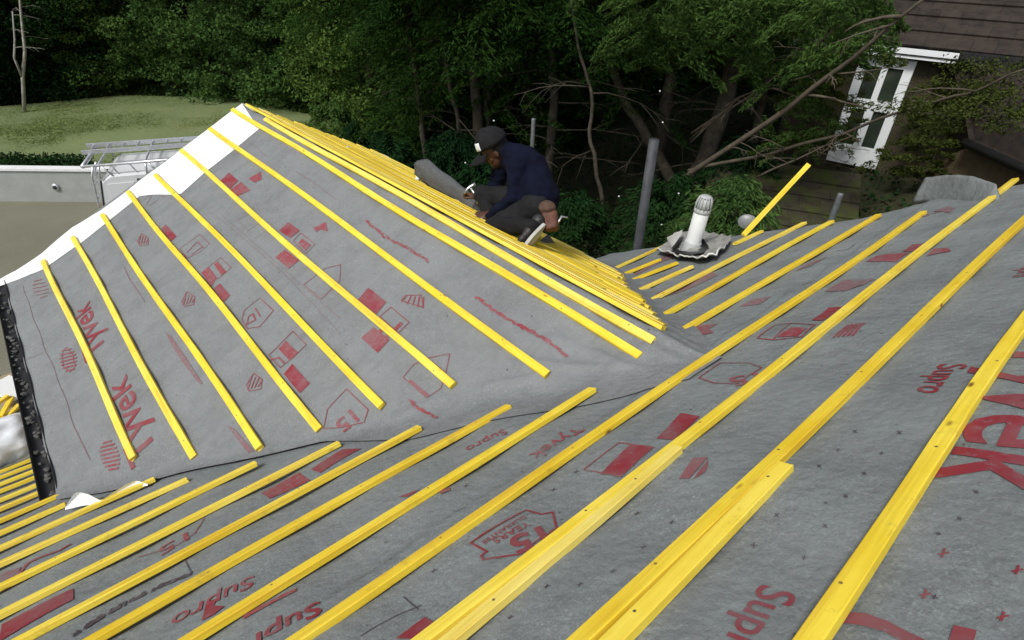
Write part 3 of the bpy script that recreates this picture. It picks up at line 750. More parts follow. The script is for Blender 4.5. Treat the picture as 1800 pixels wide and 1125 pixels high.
# far right part of the main slope, beyond the gable
RIGHT = [((1187, 600), (1550, 382), 'batten on the right of the main slope, lowest end at the valley junction'),
 ((1145, 574), (1468, 393), 'second batten above the valley junction, ending on the right verge'),
 ((1125, 546), (1418, 395), 'third batten above the valley junction, passing just under the vent flashing')]
for a, b, lb in RIGHT: mbat(a, b, lb, group='battens right of the valley')
mbat((1117, 519), (1222, 473), 'short green-yellow batten disappearing under the near edge of the vent flashing', group='battens right of the valley', xb=None)
mbat((1297, 432), (1345, 410), 'very short batten end showing on the far side of the vent flashing', group='battens right of the valley')
mbat((1083, 509), (1196, 466), 'dark yellow batten running in under the middle of the vent flashing', group='battens right of the valley')
mbat((1070, 498), (1163, 460), 'thin batten ending left of the vent flashing, second from the far edge', group='battens right of the valley')
mbat((1054, 489), (1192, 425), 'furthest batten right of the valley, in front of the grey post', group='battens right of the valley')
# gable, near slope
GB = [((412, 195), (1125, 631)), ((372, 228), (966, 661)), ((320, 267), (797, 683)), ((277, 309), (677, 716)), ((227, 340), (567, 757)), ((182, 381), (461, 791)), ((131, 420), (346, 807)), ((80, 460), (241, 806))]
gl = ['nearest the ridge, brown knots low down', 'second from the ridge', 'third from the ridge, beside the solid red squares', 'fourth from the ridge', 'fifth from the ridge, beside printed houses', 'fourth from the gutter, beside the small red shields', 'second from the gutter', 'closest to the gutter, crossing the red lettering']
gl[5] = 'third from the gutter, beside the small red shields'
for (a, b), lb in zip(GB, gl):
    bseed += 1; A, B = plG(*onG(*a)), plG(*onG(*b))
    tag(batten(A, B, nG, seed=bseed), 'yellow batten on the near gable slope, '+lb, 'batten', 'battens on the near slope of the gable')
bseed += 1
tag(batten(plG(*onG(468, 212)), plG(*onG(1152, 603)), nG, seed=bseed), 'yellow batten running along just beside the gable ridge', 'batten', 'battens on the near slope of the gable')
rr = random.Random(12)
for i in range(24):
    s = .05+i*.074; sv_y = OM.y + (OM.z-(RZG-s*math.sin(PH)))/math.tan(TH); bseed += 1
    y0 = sv_y+.20+.10*rr.random()+(.35 if i % 4 == 3 else 0)
    tag(batten(plF(y0, s), plF(YV-.02-.25*rr.random()*(i % 3 == 1), s), nF, 'wood_pale' if i % 5 == 2 else 'wood', w=.05, seed=bseed, lift=.011+.004*rr.random(), sag=.004), 'yellow batten laid side by side with many others on the far gable slope', 'batten', 'battens packed together on the far slope of the gable')

# ------------------------------------------------------------------ things on and round the roof
# gutter along the left eave of the gable (part of the house), full of grit
def gut(y, a, r): 
    c = Vector((-.600, y, RZG-2.96*math.sin(PH)-.015)); return c + Vector((r*math.cos(a), 0, r*math.sin(a)))
bm = bmesh.new(); ysg = [3.25+.1*i for i in range(40)]; R_ = []
for y in ysg: R_.append([bm.verts.new(gut(y, math.pi*(1+i/10), .050)) for i in range(11)] + [bm.verts.new(gut(y, math.pi*(2-i/10), .045)) for i in range(11)])
for A, B in zip(R_, R_[1:]):
    for k in range(22): bm.faces.new((A[k], A[(k+1) % 22], B[(k+1) % 22], B[k]))
bm.faces.new(R_[0]); bm.faces.new(R_[-1][::-1])
gu = link('gutter', bm_mesh(bm, True), MAT['black'], house)
rr = random.Random(4); bm = bmesh.new()
for k in range(80):
    y = rr.uniform(3.3, 7.0); c = Vector((-.600+rr.uniform(-.032, .032), y, RZG-2.96*math.sin(PH)-.045+rr.uniform(-.005, .02)))
    r = bmesh.ops.create_icosphere(bm, subdivisions=1, radius=rr.uniform(.006, .022)); 
    for v in r['verts']: v.co = Vector((v.co.x*rr.uniform(.7, 1.4), v.co.y*rr.uniform(.8, 1.6), v.co.z*.7)) + c
o = link('gutter_debris', bm_mesh(bm), MAT['debris'], gu); o['kind'] = 'stuff'
bm = bmesh.new(); box(bm, (-.535, 5.15, RZG-2.96*math.sin(PH)-.145), (.044, 3.8, .17)); link('fascia', bm_mesh(bm), MAT['black'], house)
# barge board under the gable verge
bm = bmesh.new()
for sl, dv in ((S_G, dG), (S_F, dF)):
    a = Vector((RXG, YV-.02, RZG-.03)); b = a+dv*sl
    n = Vector((0, 0, -.16)); t = Vector((0, -.03, 0))
    q = [a, b, b+n, a+n]; v1 = [bm.verts.new(x) for x in q]; v2 = [bm.verts.new(x+t) for x in q]
    bm.faces.new(v1); bm.faces.new(v2[::-1])
    for k in range(4): bm.faces.new((v1[k], v1[(k+1) % 4], v2[(k+1) % 4], v2[k]))
link('barge_board', bm_mesh(bm), MAT['black'], house)

# vent pipe with its cage and the crumpled flashing it comes through
vx, vs_ = onM(1212, 446); vb = ptM(vx, vs_)
ax = Vector((.05, -.035, 1)).normalized()
vp = empty('vent_pipe', vb, 'white plastic soil vent pipe with a grey cage cap, standing up through the crumpled flashing', 'vent pipe')
bm = bmesh.new(); lathe(bm, [(-.05, .072), (.10, .072), (.43, .072), (.435, .069)], vb, ax, 28); link('pipe', bm_mesh(bm, True), MAT['pvc'], vp)
bm = bmesh.new(); lathe(bm, [(0, .098), (.05, .094), (.13, .083), (.145, .076), (.145, .073)], vb, ax, 28); link('collar', bm_mesh(bm, True), MAT['pvc_grey'], vp)
cg = vb+ax*.435
bm = bmesh.new(); lathe(bm, [(0, .075), (.012, .078), (.035, .078), (.04, .074), (.04, .066), (0, .066)], cg, ax, 28); lathe(bm, [(.145, .060), (.158, .052), (.166, .034), (.168, .0)], cg, ax, 28)
for k in range(14):
    a = 2*math.pi*k/14; s1 = ax.cross(Vector((1, 0, 0))).normalized(); s2 = ax.cross(s1); e = math.cos(a)*s1+math.sin(a)*s2
    tube(bm, [cg+ax*.03+e*.074, cg+ax*.09+e*.072, cg+ax*.13+e*.064, cg+ax*.15+e*.055], .0055, 6)
link('cage_cap', bm_mesh(bm, True), MAT['pvc_grey'], vp)
bm = bmesh.new(); lathe(bm, [(.02, .062), (.14, .055)], cg, ax, 16); link('cap_core', bm_mesh(bm, True), MAT['pvc_grey'], vp)
OUT = Z(1040, 280, 4.018, [(450, 680), (545, 612), (590, 525), (680, 512), (830, 535), (930, 560), (1025, 590), (990, 640), (905, 735), (790, 762), (700, 745), (620, 742), (540, 705)])
cxy = Vector((vx, vs_)); P = []; OUT = [(1212+(a-1212)*.93, 446+(b-446)*.90) for a, b in OUT]; NA, NRr = 60, 12
for i in range(NA+1):
    k = (i % NA)/NA*len(OUT); j = int(k); f = k-j; a, b = OUT[j % len(OUT)], OUT[(j+1) % len(OUT)]
    e = Vector(onM(a[0]+(b[0]-a[0])*f, a[1]+(b[1]-a[1])*f)); row = []
    for r in range(NRr+1):
        t = .1+.9*r/NRr; q = cxy.lerp(e, t); amp = .03*t
        h = .035 + .05*(1-t)**2 + amp*hnoise(q.x, q.y, 7, 2) + .018*t*hnoise(q.x, q.y, 17, 5) + (.05*max(0, (t-.75)/.25)**1.5*(.4+.9*abs(hnoise(i*.35, 0, 1, 8)))) 
        row.append(ptM(q.x, q.y, h))
    P.append(row)
me = grid_obj(P, '', None)
fo = link('flashing', me, MAT['lead']); tag(fo, 'crumpled grey flashing sheet round the white vent pipe, its rim bent up', 'flashing')
bm = bmesh.new(); tube(bm, [P[i][-1]+Vector((0, 0, .004)) for i in range(NA*9//16, NA+1)], [.007+.004*abs(hnoise(i, 1, .4)) for i in range(NA*9//16, NA+1)], 6); link('rim', bm_mesh(bm, True), MAT['lead_rim'], fo)
# white folded lip left of the pipe
bm = bmesh.new(); A = [onM(*q) for q in Z(1040, 280, 4.018, [(545, 610), (560, 640), (580, 690)])]; B = [onM(*q) for q in Z(1040, 280, 4.018, [(660, 575), (655, 610), (610, 680)])]
va = [bm.verts.new(ptM(*q, .10)) for q in A]; vb_ = [bm.verts.new(ptM(*q, .13)) for q in B]; vc_ = [bm.verts.new(ptM(*q, .05)) for q in A]
for k in range(2): bm.faces.new((va[k], va[k+1], vb_[k+1], vb_[k])); bm.faces.new((vc_[k], vc_[k+1], va[k+1], va[k]))
o = link('folded_lip', bm_mesh(bm, True), MAT['lead_rim'], fo)

bm = bmesh.new(); A = [onM(*q) for q in Z(1040, 280, 4.018, [(572, 690), (640, 622), (800, 610), (838, 660), (800, 712), (700, 728), (620, 716)])]  # black patch on the flashing round the pipe foot, under the collar
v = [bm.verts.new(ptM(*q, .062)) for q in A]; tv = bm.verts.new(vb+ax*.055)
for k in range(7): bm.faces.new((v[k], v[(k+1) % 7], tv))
link('black_patch', bm_mesh(bm, True), MAT['black'], fo)
# loose leaning batten, plastic disc, slipped membrane flaps, post, poles
x, s = onM(1306, 416); b0 = ptM(x, s, .01); b1 = at_depth(1420, 291, (b0-CAM).dot(fw)+.25)
o = batten(b0, b1, (CAM-b0).normalized(), 'wood', w=.05, lift=0, seed=77, sag=0); tag(o, 'loose yellow batten propped up at an angle behind the vent pipe, pointing at the trees', 'batten')
x, s = onM(1318, 410); c = ptM(x, s, .12)
bm = bmesh.new(); nrm_ = (CAM-c).normalized(); a1 = nrm_.cross(Vector((0, 0, 1))).normalized(); a2 = a1.cross(nrm_)
ring = [[c + (a1*1.25*math.cos(k/20*6.283)+a2*math.sin(k/20*6.283))*.075*r - nrm_*.02*r*r + Vector((0, 0, .0)) for k in range(20)] for r in (1, .9, .45)]
V = [[bm.verts.new(q) for q in R] for R in ring]
for A, B in zip(V, V[1:]):
    for k in range(20): bm.faces.new((A[k], A[(k+1) % 20], B[(k+1) % 20], B[k]))
bm.faces.new(V[-1])
bk = [bm.verts.new(q - nrm_*.012) for q in ring[0]]
for k in range(20): bm.faces.new((V[0][k], bk[k], bk[(k+1) % 20], V[0][(k+1) % 20]))
tag(link('plastic_cap', bm_mesh(bm, True), MAT['translucent']), 'milky grey plastic cap lying behind the foot of the propped-up batten', 'cap')

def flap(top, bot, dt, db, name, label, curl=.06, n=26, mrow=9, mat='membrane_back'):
    P = []
    for i in range(n+1):
        t = i/n; a = lerp_poly(top, t); b = lerp_poly(bot, t)
        A = at_depth(*a, dt[0]+(dt[1]-dt[0])*t); B = at_depth(*b, db[0]+(db[1]-db[0])*t); row = []
        for j in range(mrow+1):
            u = j/mrow; q = B.lerp(A, u); q = q - fw*curl*math.sin(u*math.pi*.9) + Vector((.02*hnoise(i, j, .3, 4), .02*hnoise(i, j, .3, 9), .015*hnoise(i, j, .25)))
            row.append(q)
        P.append(row)
    me = grid_obj(P, '', None); o = link('membrane_flap', me, MAT[mat])
    md = o.modifiers.new('thick', 'SOLIDIFY'); md.thickness = .004
    return tag(o, label, 'membrane flap')
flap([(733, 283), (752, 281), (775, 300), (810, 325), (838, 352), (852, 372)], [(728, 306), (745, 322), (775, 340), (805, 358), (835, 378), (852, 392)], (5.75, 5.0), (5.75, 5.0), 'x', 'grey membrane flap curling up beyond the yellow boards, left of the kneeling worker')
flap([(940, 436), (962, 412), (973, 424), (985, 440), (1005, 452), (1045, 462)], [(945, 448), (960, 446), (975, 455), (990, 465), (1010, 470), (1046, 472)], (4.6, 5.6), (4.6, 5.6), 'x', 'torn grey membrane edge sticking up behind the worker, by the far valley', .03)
x0, s0 = onM(1606, 352); P = []
for i in range(31):
    t = i/30; a = lerp_poly([(1606, 352), (1640, 350), (1690, 352), (1735, 352), (1757, 350)], t); h = lerp_poly([(0, .215), (1, .215), (2, .20), (3, .14), (4, .02)], t)[1]
    x, s = onM(*a); b = ptM(x-.02, s, .0); row = []
    for j in range(9):
        u = j/8; row.append(b + Vector((.05*u*u, 0, h*u-.02)) + Vector((.012*hnoise(i, j, .22), 0, .006*hnoise(i, j, .5))))
    P.append(row)
o = link('membrane_flap', grid_obj(P, '', None), MAT['membrane']); o.modifiers.new('thick', 'SOLIDIFY').thickness = .004
tag(o, 'grey membrane curled up into a stiff lip at the right verge, below the pebbledash wall', 'membrane flap')
# poles
def post(name, top, foot_xy, r, mat, label, cat, n=16):
    x, y = foot_xy; z0 = terr(x, y)-.05; bm = bmesh.new(); lathe(bm, [(z0-top.z, r), (-.01, r), (-.002, r*.93), (0, r*.6)], top, Vector((0, 0, 1)), n); me = bm_mesh(bm, True)
    return tag(link(name, me, mat, origin=(x, y, z0)), label, cat)
t = at_dist(1150, 246, 7.6); 
bm = bmesh.new(); d_ = (t-at_dist(1120, 440, 7.9)); ft = t - d_/d_.z*(t.z-.0); tube(bm, [ft, t], .066, 18)
tag(link('grey_post', bm_mesh(bm, True), MAT['post'], origin=ft), 'thick grey post standing behind the far valley, left of the vent pipe', 'post')
t = at_dist(938, 208, 8.2); post('scaffold_tube', t, (t.x, t.y), .030, MAT['galv'], 'thin galvanised tube standing behind the kneeling worker', 'pole')
t = at_dist(1478, 340, 7.2); post('scaffold_tube', t, (t.x, t.y), .034, MAT['galv'], 'short grey pole end showing over the right verge under the mossy roof', 'pole')
t = at_depth(1228, 318, 7.0)
# white scraps on the far verge of the yellow boards
for k, (q, d, sc) in enumerate([((607, 261), 6.25, (.13, .06, .035)), ((737, 312), 5.75, (.075, .05, .04))]):
    c = at_depth(*q, d); bm = bmesh.new(); r = bmesh.ops.create_icosphere(bm, subdivisions=3, radius=.5)
    for v in bm.verts:
        nn = 1+.7*noise.noise(v.co*3+Vector((k*5, 0, 0))); v.co = Vector((v.co.x*sc[0]*nn, v.co.y*sc[1]*nn*1.6, v.co.z*sc[2]*nn)) + c
    tag(link('white_scrap', bm_mesh(bm, True), MAT['white_sheet']), ['flat white scrap on the edge of the yellow boards nearer the gable peak', 'small white scrap on the yellow boards beside the curling membrane flap'][k], 'scrap')
# scaffold platform below the left eave with a white bag and yellow offcuts
plat = empty('scaffold_platform', (-2, 6.8, 2.55), 'board platform below the left eave beyond the lower battens', 'scaffold')
for k in range(6):
    bm = bmesh.new(); box(bm, (-1.9, 5.75+.235*k, 2.30+.003*(k % 2)), (3.1, .225, .04), Matrix.Rotation(.012*(k % 3-1), 3, 'Z'), .006); link('board', bm_mesh(bm), MAT['plank'], plat)
for k in range(2):
    bm = bmesh.new(); tube(bm, [(-1.2-1.9*k, 5.4, 2.25), (-1.2-1.9*k, 7.3, 2.25)], .024, 10); link('transom', bm_mesh(bm, True), MAT['galv'], plat)
    bm = bmesh.new(); tube(bm, [(-1.0-1.9*k, 7.2, .03), (-1.0-1.9*k, 7.2, 2.6)], .024, 10); link('standard', bm_mesh(bm, True), MAT['galv'], plat)
zb = 2.33
c = at_z(2, 778, zb+.12)
bm = bmesh.new(); r = bmesh.ops.create_icosphere(bm, subdivisions=4, radius=1)
for v in bm.verts:
    p_ = v.co.copy(); nn = 1+.22*noise.noise(p_*2.2)+.10*noise.noise(p_*5)
    v.co = Vector((p_.x*.30*nn, p_.y*.26*nn, max(-.10, p_.z*.20*nn))) + c
bm2 = bm
tag(link('white_bag', bm_mesh(bm, True), MAT['bag']), 'crumpled white polythene bag at the left edge, above the lower battens', 'bag')
c2 = at_z(22, 690, zb+.03)
bm = bmesh.new(); vsx = box(bm, (0, 0, 0), (.22, .30, .02), Matrix.Rotation(.5, 3, 'Z') @ Matrix.Rotation(.35, 3, 'X'), .004); bmesh.ops.translate(bm, vec=c2+Vector((0, 0, .05)), verts=bm.verts)
tag(link('white_board', bm_mesh(bm), MAT['white_sheet']), 'small white board tilted beside the black gutter at the left edge', 'board')
for k, (a, b) in enumerate([((-5, 752), (36, 712)), ((2, 735), (22, 700)), ((-20, 722), (16, 697)), ((10, 800), (62, 762))]):
    A, B = at_z(*a, zb+.01+.025*k), at_z(*b, zb+.01+.03*k)
    tag(batten(A, B, Vector((0, 0, 1)), 'wood', lift=0, seed=90+k, sag=0), ['yellow offcut nearest the white bag', 'yellow offcut lying under the tilted white board', 'yellow offcut at the very left edge by the white board', 'yellow offcut on the boards between white bag and gutter'][k], 'offcut', 'yellow offcuts on the scaffold boards')

# ------------------------------------------------------------------ the kneeling worker
def D(px, py, d): return at_depth(px, py, d)
def skin(chains, name='sk', vox=.012, smooth=6):
    """chains of (point, radius); the tubes and balls are fused into one continuous surface"""
    bm = bmesh.new()
    for ch in chains:
        for (a, ra), (b, rb) in zip(ch, ch[1:]):
            n = max(2, int((b-a).length/.02))
            for i in range(n+1):
                t = i/n; q = a.lerp(b, t); r_ = ra+(rb-ra)*t
                mt = Matrix.Translation(q) @ Matrix.Diagonal((r_, r_, r_, 1)); bmesh.ops.create_icosphere(bm, subdivisions=2, radius=1, matrix=mt)
    return bm
def fuse(bm, vox, it=6, fac=.5, disp=0.0, dsc=9):
    me = bpy.data.meshes.new('f'); bm.to_mesh(me); bm.free(); o = bpy.data.objects.new('f', me); COL.objects.link(o)
    md = o.modifiers.new('r', 'REMESH'); md.mode = 'VOXEL'; md.voxel_size = vox
    sm = o.modifiers.new('s', 'SMOOTH'); sm.iterations = it; sm.factor = fac
    dg = bpy.context.evaluated_depsgraph_get(); r = bpy.data.meshes.new_from_object(o.evaluated_get(dg))
    bpy.data.objects.remove(o); bpy.data.meshes.remove(me)
    if disp:
        nn = np.zeros(len(r.vertices)*3); r.vertices.foreach_get('normal', nn); nn = nn.reshape(-1, 3)
        for v, q in zip(r.vertices, nn): v.co = v.co + Vector(q)*disp*(noise.noise(v.co*dsc)+.6*noise.noise(Vector((v.co.x*dsc*.7, v.co.y*dsc*.7, v.co.z*dsc*3))))
    r.shade_smooth(); return r
def ball(bm, c, rx, ry, rz, M=None, sub=3):
    mt = Matrix.Translation(c) @ (M.to_4x4() if M is not None else Matrix.Identity(4)) @ Matrix.Diagonal((rx, ry, rz, 1)); bmesh.ops.create_icosphere(bm, subdivisions=sub, radius=1, matrix=mt)
pel, che, nek = D(949, 352, 4.33), D(922, 290, 4.48), D(893, 266, 4.55)
hd = D(871, 263, 4.58)
shN, elN, wrN, haN = D(909, 297, 4.32), D(905, 348, 4.34), D(858, 381, 4.54), D(834, 377, 4.62)
shF, elF, wrF, haF = D(889, 281, 4.68), D(868, 330, 4.80), D(842, 350, 4.92), D(832, 343, 4.95)
hpN, knN, anN, toN = D(942, 366, 4.25), D(866, 397, 4.36), D(937, 398, 4.06), D(913, 428, 4.07)
hpF, knF, anF, toF = D(937, 357, 4.48), D(848, 341, 4.78), D(868, 392, 4.66), D(845, 392, 4.86)
fwd = Vector((-.56, .52, -.62)).normalized()          # where the face looks
sid = fwd.cross(Vector((0, 0, 1))).normalized(); top = sid.cross(fwd)
HM3 = Matrix((fwd, -sid, top)).transposed()           # head frame: x forward, y left, z up
person = empty('person', (2.7, 3.0, 4.3), 'man kneeling on the far gable slope in navy jumper, charcoal trousers and black cap', 'person')
bm = skin([[(pel, .12), (che, .14), (nek, .055)], [(nek, .058), (hd, .062)], [(shN, .055), (elN, .043), (wrN, .028)], [(shF, .055), (elF, .043), (wrF, .028)],
           [(che, .09), (shN, .055)], [(che, .09), (shF, .055)], [(hpN, .085), (knN, .058), (anN, .04)], [(hpF, .085), (knF, .058), (anF, .04)], [(pel, .1), (hpN, .085)], [(pel, .1), (hpF, .085)]])
HS = 1.12
def H(x, y, z): return hd + HM3 @ Vector((x*HS, y*HS, z*HS))
ball(bm, H(0, 0, .02), .108, .085, .115, HM3); ball(bm, H(.035, 0, -.055), .070, .062, .073, HM3); ball(bm, H(.07, 0, -.095), .029, .029, .025, HM3)
ball(bm, H(.105, 0, -.030), .020, .013, .014, HM3, 2); ball(bm, H(.098, 0, -.01), .012, .009, .026, HM3, 2); ball(bm, H(.083, 0, .022), .018, .045, .010, HM3, 2)
ball(bm, H(.088, 0, -.063), .014, .024, .008, HM3, 2); ball(bm, H(.086, 0, -.076), .013, .020, .008, HM3, 2)
for sgn in (1, -1):
    ball(bm, H(-.005, sgn*.078, -.015), .018, .009, .032, HM3, 2); ball(bm, H(.055, sgn*.045, -.03), .03, .02, .024, HM3, 2)
def hand(bm, wr, ha, palm_n, thumb_side, curl, K=1.15):
    d = (ha-wr).normalized(); pn = (palm_n - palm_n.dot(d)*d).normalized(); b = d.cross(pn)*thumb_side
    def chain(L):
        for (a, ra), (c, rc) in zip(L, L[1:]):
            for i in range(9):
                t = i/8; r_ = ra+(rc-ra)*t; bmesh.ops.create_icosphere(bm, subdivisions=2, radius=1, matrix=Matrix.Translation(a.lerp(c, t)) @ Matrix.Diagonal((r_, r_, r_, 1)))
    pc = wr+d*.055*K
    ball(bm, pc, 1, 1, 1, Matrix((d*.055*K, b*.046*K, pn*.020*K)).transposed()); chain([(wr-d*.03, .027), (wr+d*.03, .028)])
    for k, (off, L) in enumerate(((.033, .070), (.011, .080), (-.011, .074), (-.032, .060))):
        off *= K; L *= K; q = wr+d*.095*K+b*off; c1 = curl+.12*k; pts = [(q, .0105)]
        dirv = d+b*off*2.0
        for seg in range(3):
            a_ = c1*(seg+.6); v = (dirv*math.cos(a_) - pn*math.sin(a_)).normalized(); q = q+v*L*(.45, .33, .24)[seg]; pts.append((q, (.010, .009, .0075)[seg]))
        chain(pts)
    q = wr+d*.03*K+b*.036*K; v1 = (d*.55+b*.75-pn*.25).normalized(); v2 = (d*.9+b*.25-pn*.4).normalized()
    chain([(q, .015), (q+v1*.035, .0125), (q+v1*.035+v2*.03, .0105), (q+v1*.035+v2*.05, .009)])
hand(bm, wrN, haN, Vector((-.3, -.1, .95)), 1, .35)
hand(bm, wrF, haF, Vector((.2, -.3, .9)), -1, 1.0)
body = link('body', fuse(bm, .0065, 3, .4), MAT['skin'], person)
for sgn in (1, -1):
    bm = bmesh.new(); ball(bm, H(.083, sgn*.032, .004), .011, .013, .010, HM3, 2); link('eye', bm_mesh(bm, True), MAT['eye'], person)
bm = bmesh.new(); ball(bm, H(-.022, 0, .012), .099, .090, .099, HM3); link('hair', bm_mesh(bm, True), MAT['hair'], person)
# clothes
mid = pel.lerp(che, .45)
bk = (che-nek).cross(Vector((1, 0, 0))); 
bm = skin([[(pel+Vector((0, 0, .02)), .160), (mid, .160), (che, .150), (che.lerp(nek, .55), .115), (nek, .078)], [(shN, .092), (shN.lerp(elN, .5), .074), (elN, .064), (wrN+(elN-wrN)*.07, .043)],
           [(shF, .09), (elF, .064), (wrF+(elF-wrF)*.1, .043)], [(che, .14), (shN, .09)], [(che, .14), (shF, .088)], [(che+Vector((.03, -.04, .0)), .13), (mid+Vector((.03, -.04, 0)), .13)]])
link('jumper', fuse(bm, .011, 5, .5, .011, 11), MAT['jumper'], person)
bm = skin([[(pel, .150), (hpN, .118), (hpN.lerp(knN, .6), .088), (knN, .076)], [(knN, .076), (knN.lerp(anN, .4), .072), (anN, .056)], [(pel, .145), (hpF, .115), (hpF.lerp(knF, .6), .095), (knF, .082)], [(knF, .080), (knF.lerp(anF, .4), .070), (anF, .052)]])
link('trousers', fuse(bm, .011, 5, .5, .009, 10), MAT['trouser'], person)
def shoe(an, to, up):
    d = (to-an).normalized(); u = (up-up.dot(d)*d).normalized(); b = d.cross(u)
    s = empty('shoe', an, None, None); s.parent = person; s.location = an-person.location
    bm = bmesh.new()
    for t, w, h in ((-.35, .034, .05), (0, .038, .055), (.35, .040, .042), (.75, .045, .034), (1.1, .036, .026)):
        ball(bm, an+(to-an)*t, 1, 1, 1, Matrix((d*.055, b*w, u*h)).transposed(), 2)
    me = fuse(bm, .009, 4); up_ = link('shoe_upper', me, MAT['black'], None)
    up_.data.transform(Matrix.Translation(up_.location-person.location)); up_.location = (0, 0, 0); up_.parent = person; up_.name = 'shoe'
    bm = bmesh.new(); P = []
    for lev in (0, 1):
        ring = []
        for k in range(28):
            a = k/28*6.283; x = math.cos(a); y = math.sin(a); w = .046*(1+.16*x-.22*(x < -.2)*(-x))
            ring.append(bm.verts.new(an.lerp(to, .42)+d*x*.132+b*y*w-u*(.046+.024*lev)))
        P.append(ring)
    for k in range(28): bm.faces.new((P[0][k], P[0][(k+1) % 28], P[1][(k+1) % 28], P[1][k]))
    bm.faces.new(P[0][::-1]); bm.faces.new(P[1])
    bpy.data.objects.remove(s)
    so_ = bm_mesh(bm); o = bpy.data.objects.new('sole', so_); COL.objects.link(o); so_.materials.append(MAT['sole']); so_.transform(Matrix.Translation(-person.location)); o.parent = up_
    bm = bmesh.new()
    for q in (-.02, .0, .02):
        box(bm, (0, 0, 0), (.20, .008, .006)); 
        for v in bm.verts[-8:] if False else []: pass
    bm.free()
shoe(anN, toN, Vector((-.45, .80, -.05))); shoe(anF, toF, Vector((0, 0, 1)))
# cap: crown, peak, white patch, button
cp = bmesh.new(); r = bmesh.ops.create_uvsphere(cp, u_segments=28, v_segments=16, radius=1)
dl = [v for v in cp.verts if v.co.z < -.18]; bmesh.ops.delete(cp, geom=dl, context='VERTS')
cpos = Matrix.Rotation(math.radians(-4), 3, 'Y')
def CP(v): return hd + HM3 @ (Vector((-.008, 0, .040)) + cpos @ Vector(v))*1.20
for v in cp.verts: v.co = CP((v.co.x*.112, v.co.y*.094, v.co.z*.116+(.008 if v.co.x > 0 else 0)))
capo = link('cap', bm_mesh(cp, True), MAT['cap'], person); capo.modifiers.new('t', 'SOLIDIFY').thickness = .004
bm = bmesh.new(); P = []
for i in range(15):
    a = math.radians(-62+124*i/14); row = []
    for j in range(6):
        u = j/5; rx = .105+.112*u*math.cos(a*.8)**.7; ry = .090+.004*u
        row.append(bm.verts.new(CP((rx*math.cos(a), ry*math.sin(a)*(1+.05*u), -.012-.022*u*u-.03*u*math.sin(a)**2))))
    P.append(row)
for i in range(14):
    for j in range(5): bm.faces.new((P[i][j], P[i+1][j], P[i+1][j+1], P[i][j+1]))
pk = link('peak', bm_mesh(bm, True), MAT['cap'], person); pk.modifiers.new('t', 'SOLIDIFY').thickness = .005
bm = bmesh.new(); P = []
for i in range(9):
    a = math.radians(5+46*i/8); row = []
    for j in range(5):
        e = math.radians(6+26*j/4); row.append(bm.verts.new(CP((.1145*math.cos(a)*math.cos(e), .0962*math.sin(a)*math.cos(e),   .117*math.sin(e)+.008))))
    P.append(row)
for i in range(8):
    for j in range(4): bm.faces.new((P[i][j], P[i+1][j], P[i+1][j+1], P[i][j+1]))
o = link('patch', bm_mesh(bm, True), MAT['white_sheet'], person); o['label'] = 'white patch on the front of the black cap'; o.modifiers.new('t', 'SOLIDIFY').thickness = .003
bm = bmesh.new(); ball(bm, CP((0, 0, .118)), .010, .010, .006, HM3, 2); link('button', bm_mesh(bm, True), MAT['cap'], person)
# tool pouch on the belt, hammer in the far hand
pc = D(966, 376, 4.10)
pouch = empty('tool_pouch', pc, 'brown leather tool pouch with a tan top hanging at the worker\'s hip', 'tool pouch')
dn = (D(966, 402, 4.08)-D(960, 362, 4.12)).normalized()
pm = Matrix((dn.cross(fw).normalized(), dn.cross(dn.cross(fw)).normalized(), dn)).transposed()
bm = bmesh.new(); box(bm, (0, 0, .055), (.115, .075, .15), None, .022); box(bm, (.01, -.045, .075), (.085, .035, .095), None, .014)
for v in bm.verts: v.co = pc + pm @ Vector((v.co.x*(1-.9*v.co.z if v.co.z > .1 else 1), v.co.y, v.co.z))
link('bag', fuse(bm, .006, 2, .5, .006, 20), MAT['leather'], pouch)
bm = bmesh.new(); ball(bm, pc-dn*.055+Vector((-.01, 0, .0)), .07, .062, .045); ball(bm, pc-dn*.03-RX*.02, .05, .05, .05); link('top_flap', fuse(bm, .009, 4, .5, .012, 16), MAT['leather_tan'], pouch)
bm = bmesh.new(); tube(bm, [pc+dn*.10+RX*.03, pc+dn*.02+RX*.085, pc+dn*.03+RX*.13], [.008, .009, .006], 8); link('pincers', bm_mesh(bm, True), MAT['steel'], pouch)
ham = empty('hammer', haF, 'claw hammer with bright steel head held up in front of the worker\'s raised knee', 'hammer')
hb, ht = D(837, 344, 4.93), D(826, 329, 4.92)
bm = bmesh.new(); tube(bm, [hb+(hb-ht)*.8, hb, ht], [.013, .012, .010], 10); link('handle', bm_mesh(bm, True), MAT['steel'], ham)
e_ = (RX*.75+UP*.45).normalized()
bm = bmesh.new(); tube(bm, [ht-e_*.055-UP*.03, ht-e_*.03-UP*.005, ht, ht+e_*.03, ht+e_*.055], [.004, .011, .015, .014, .018], 10); link('head', bm_mesh(bm, True), MAT['steel'], ham)

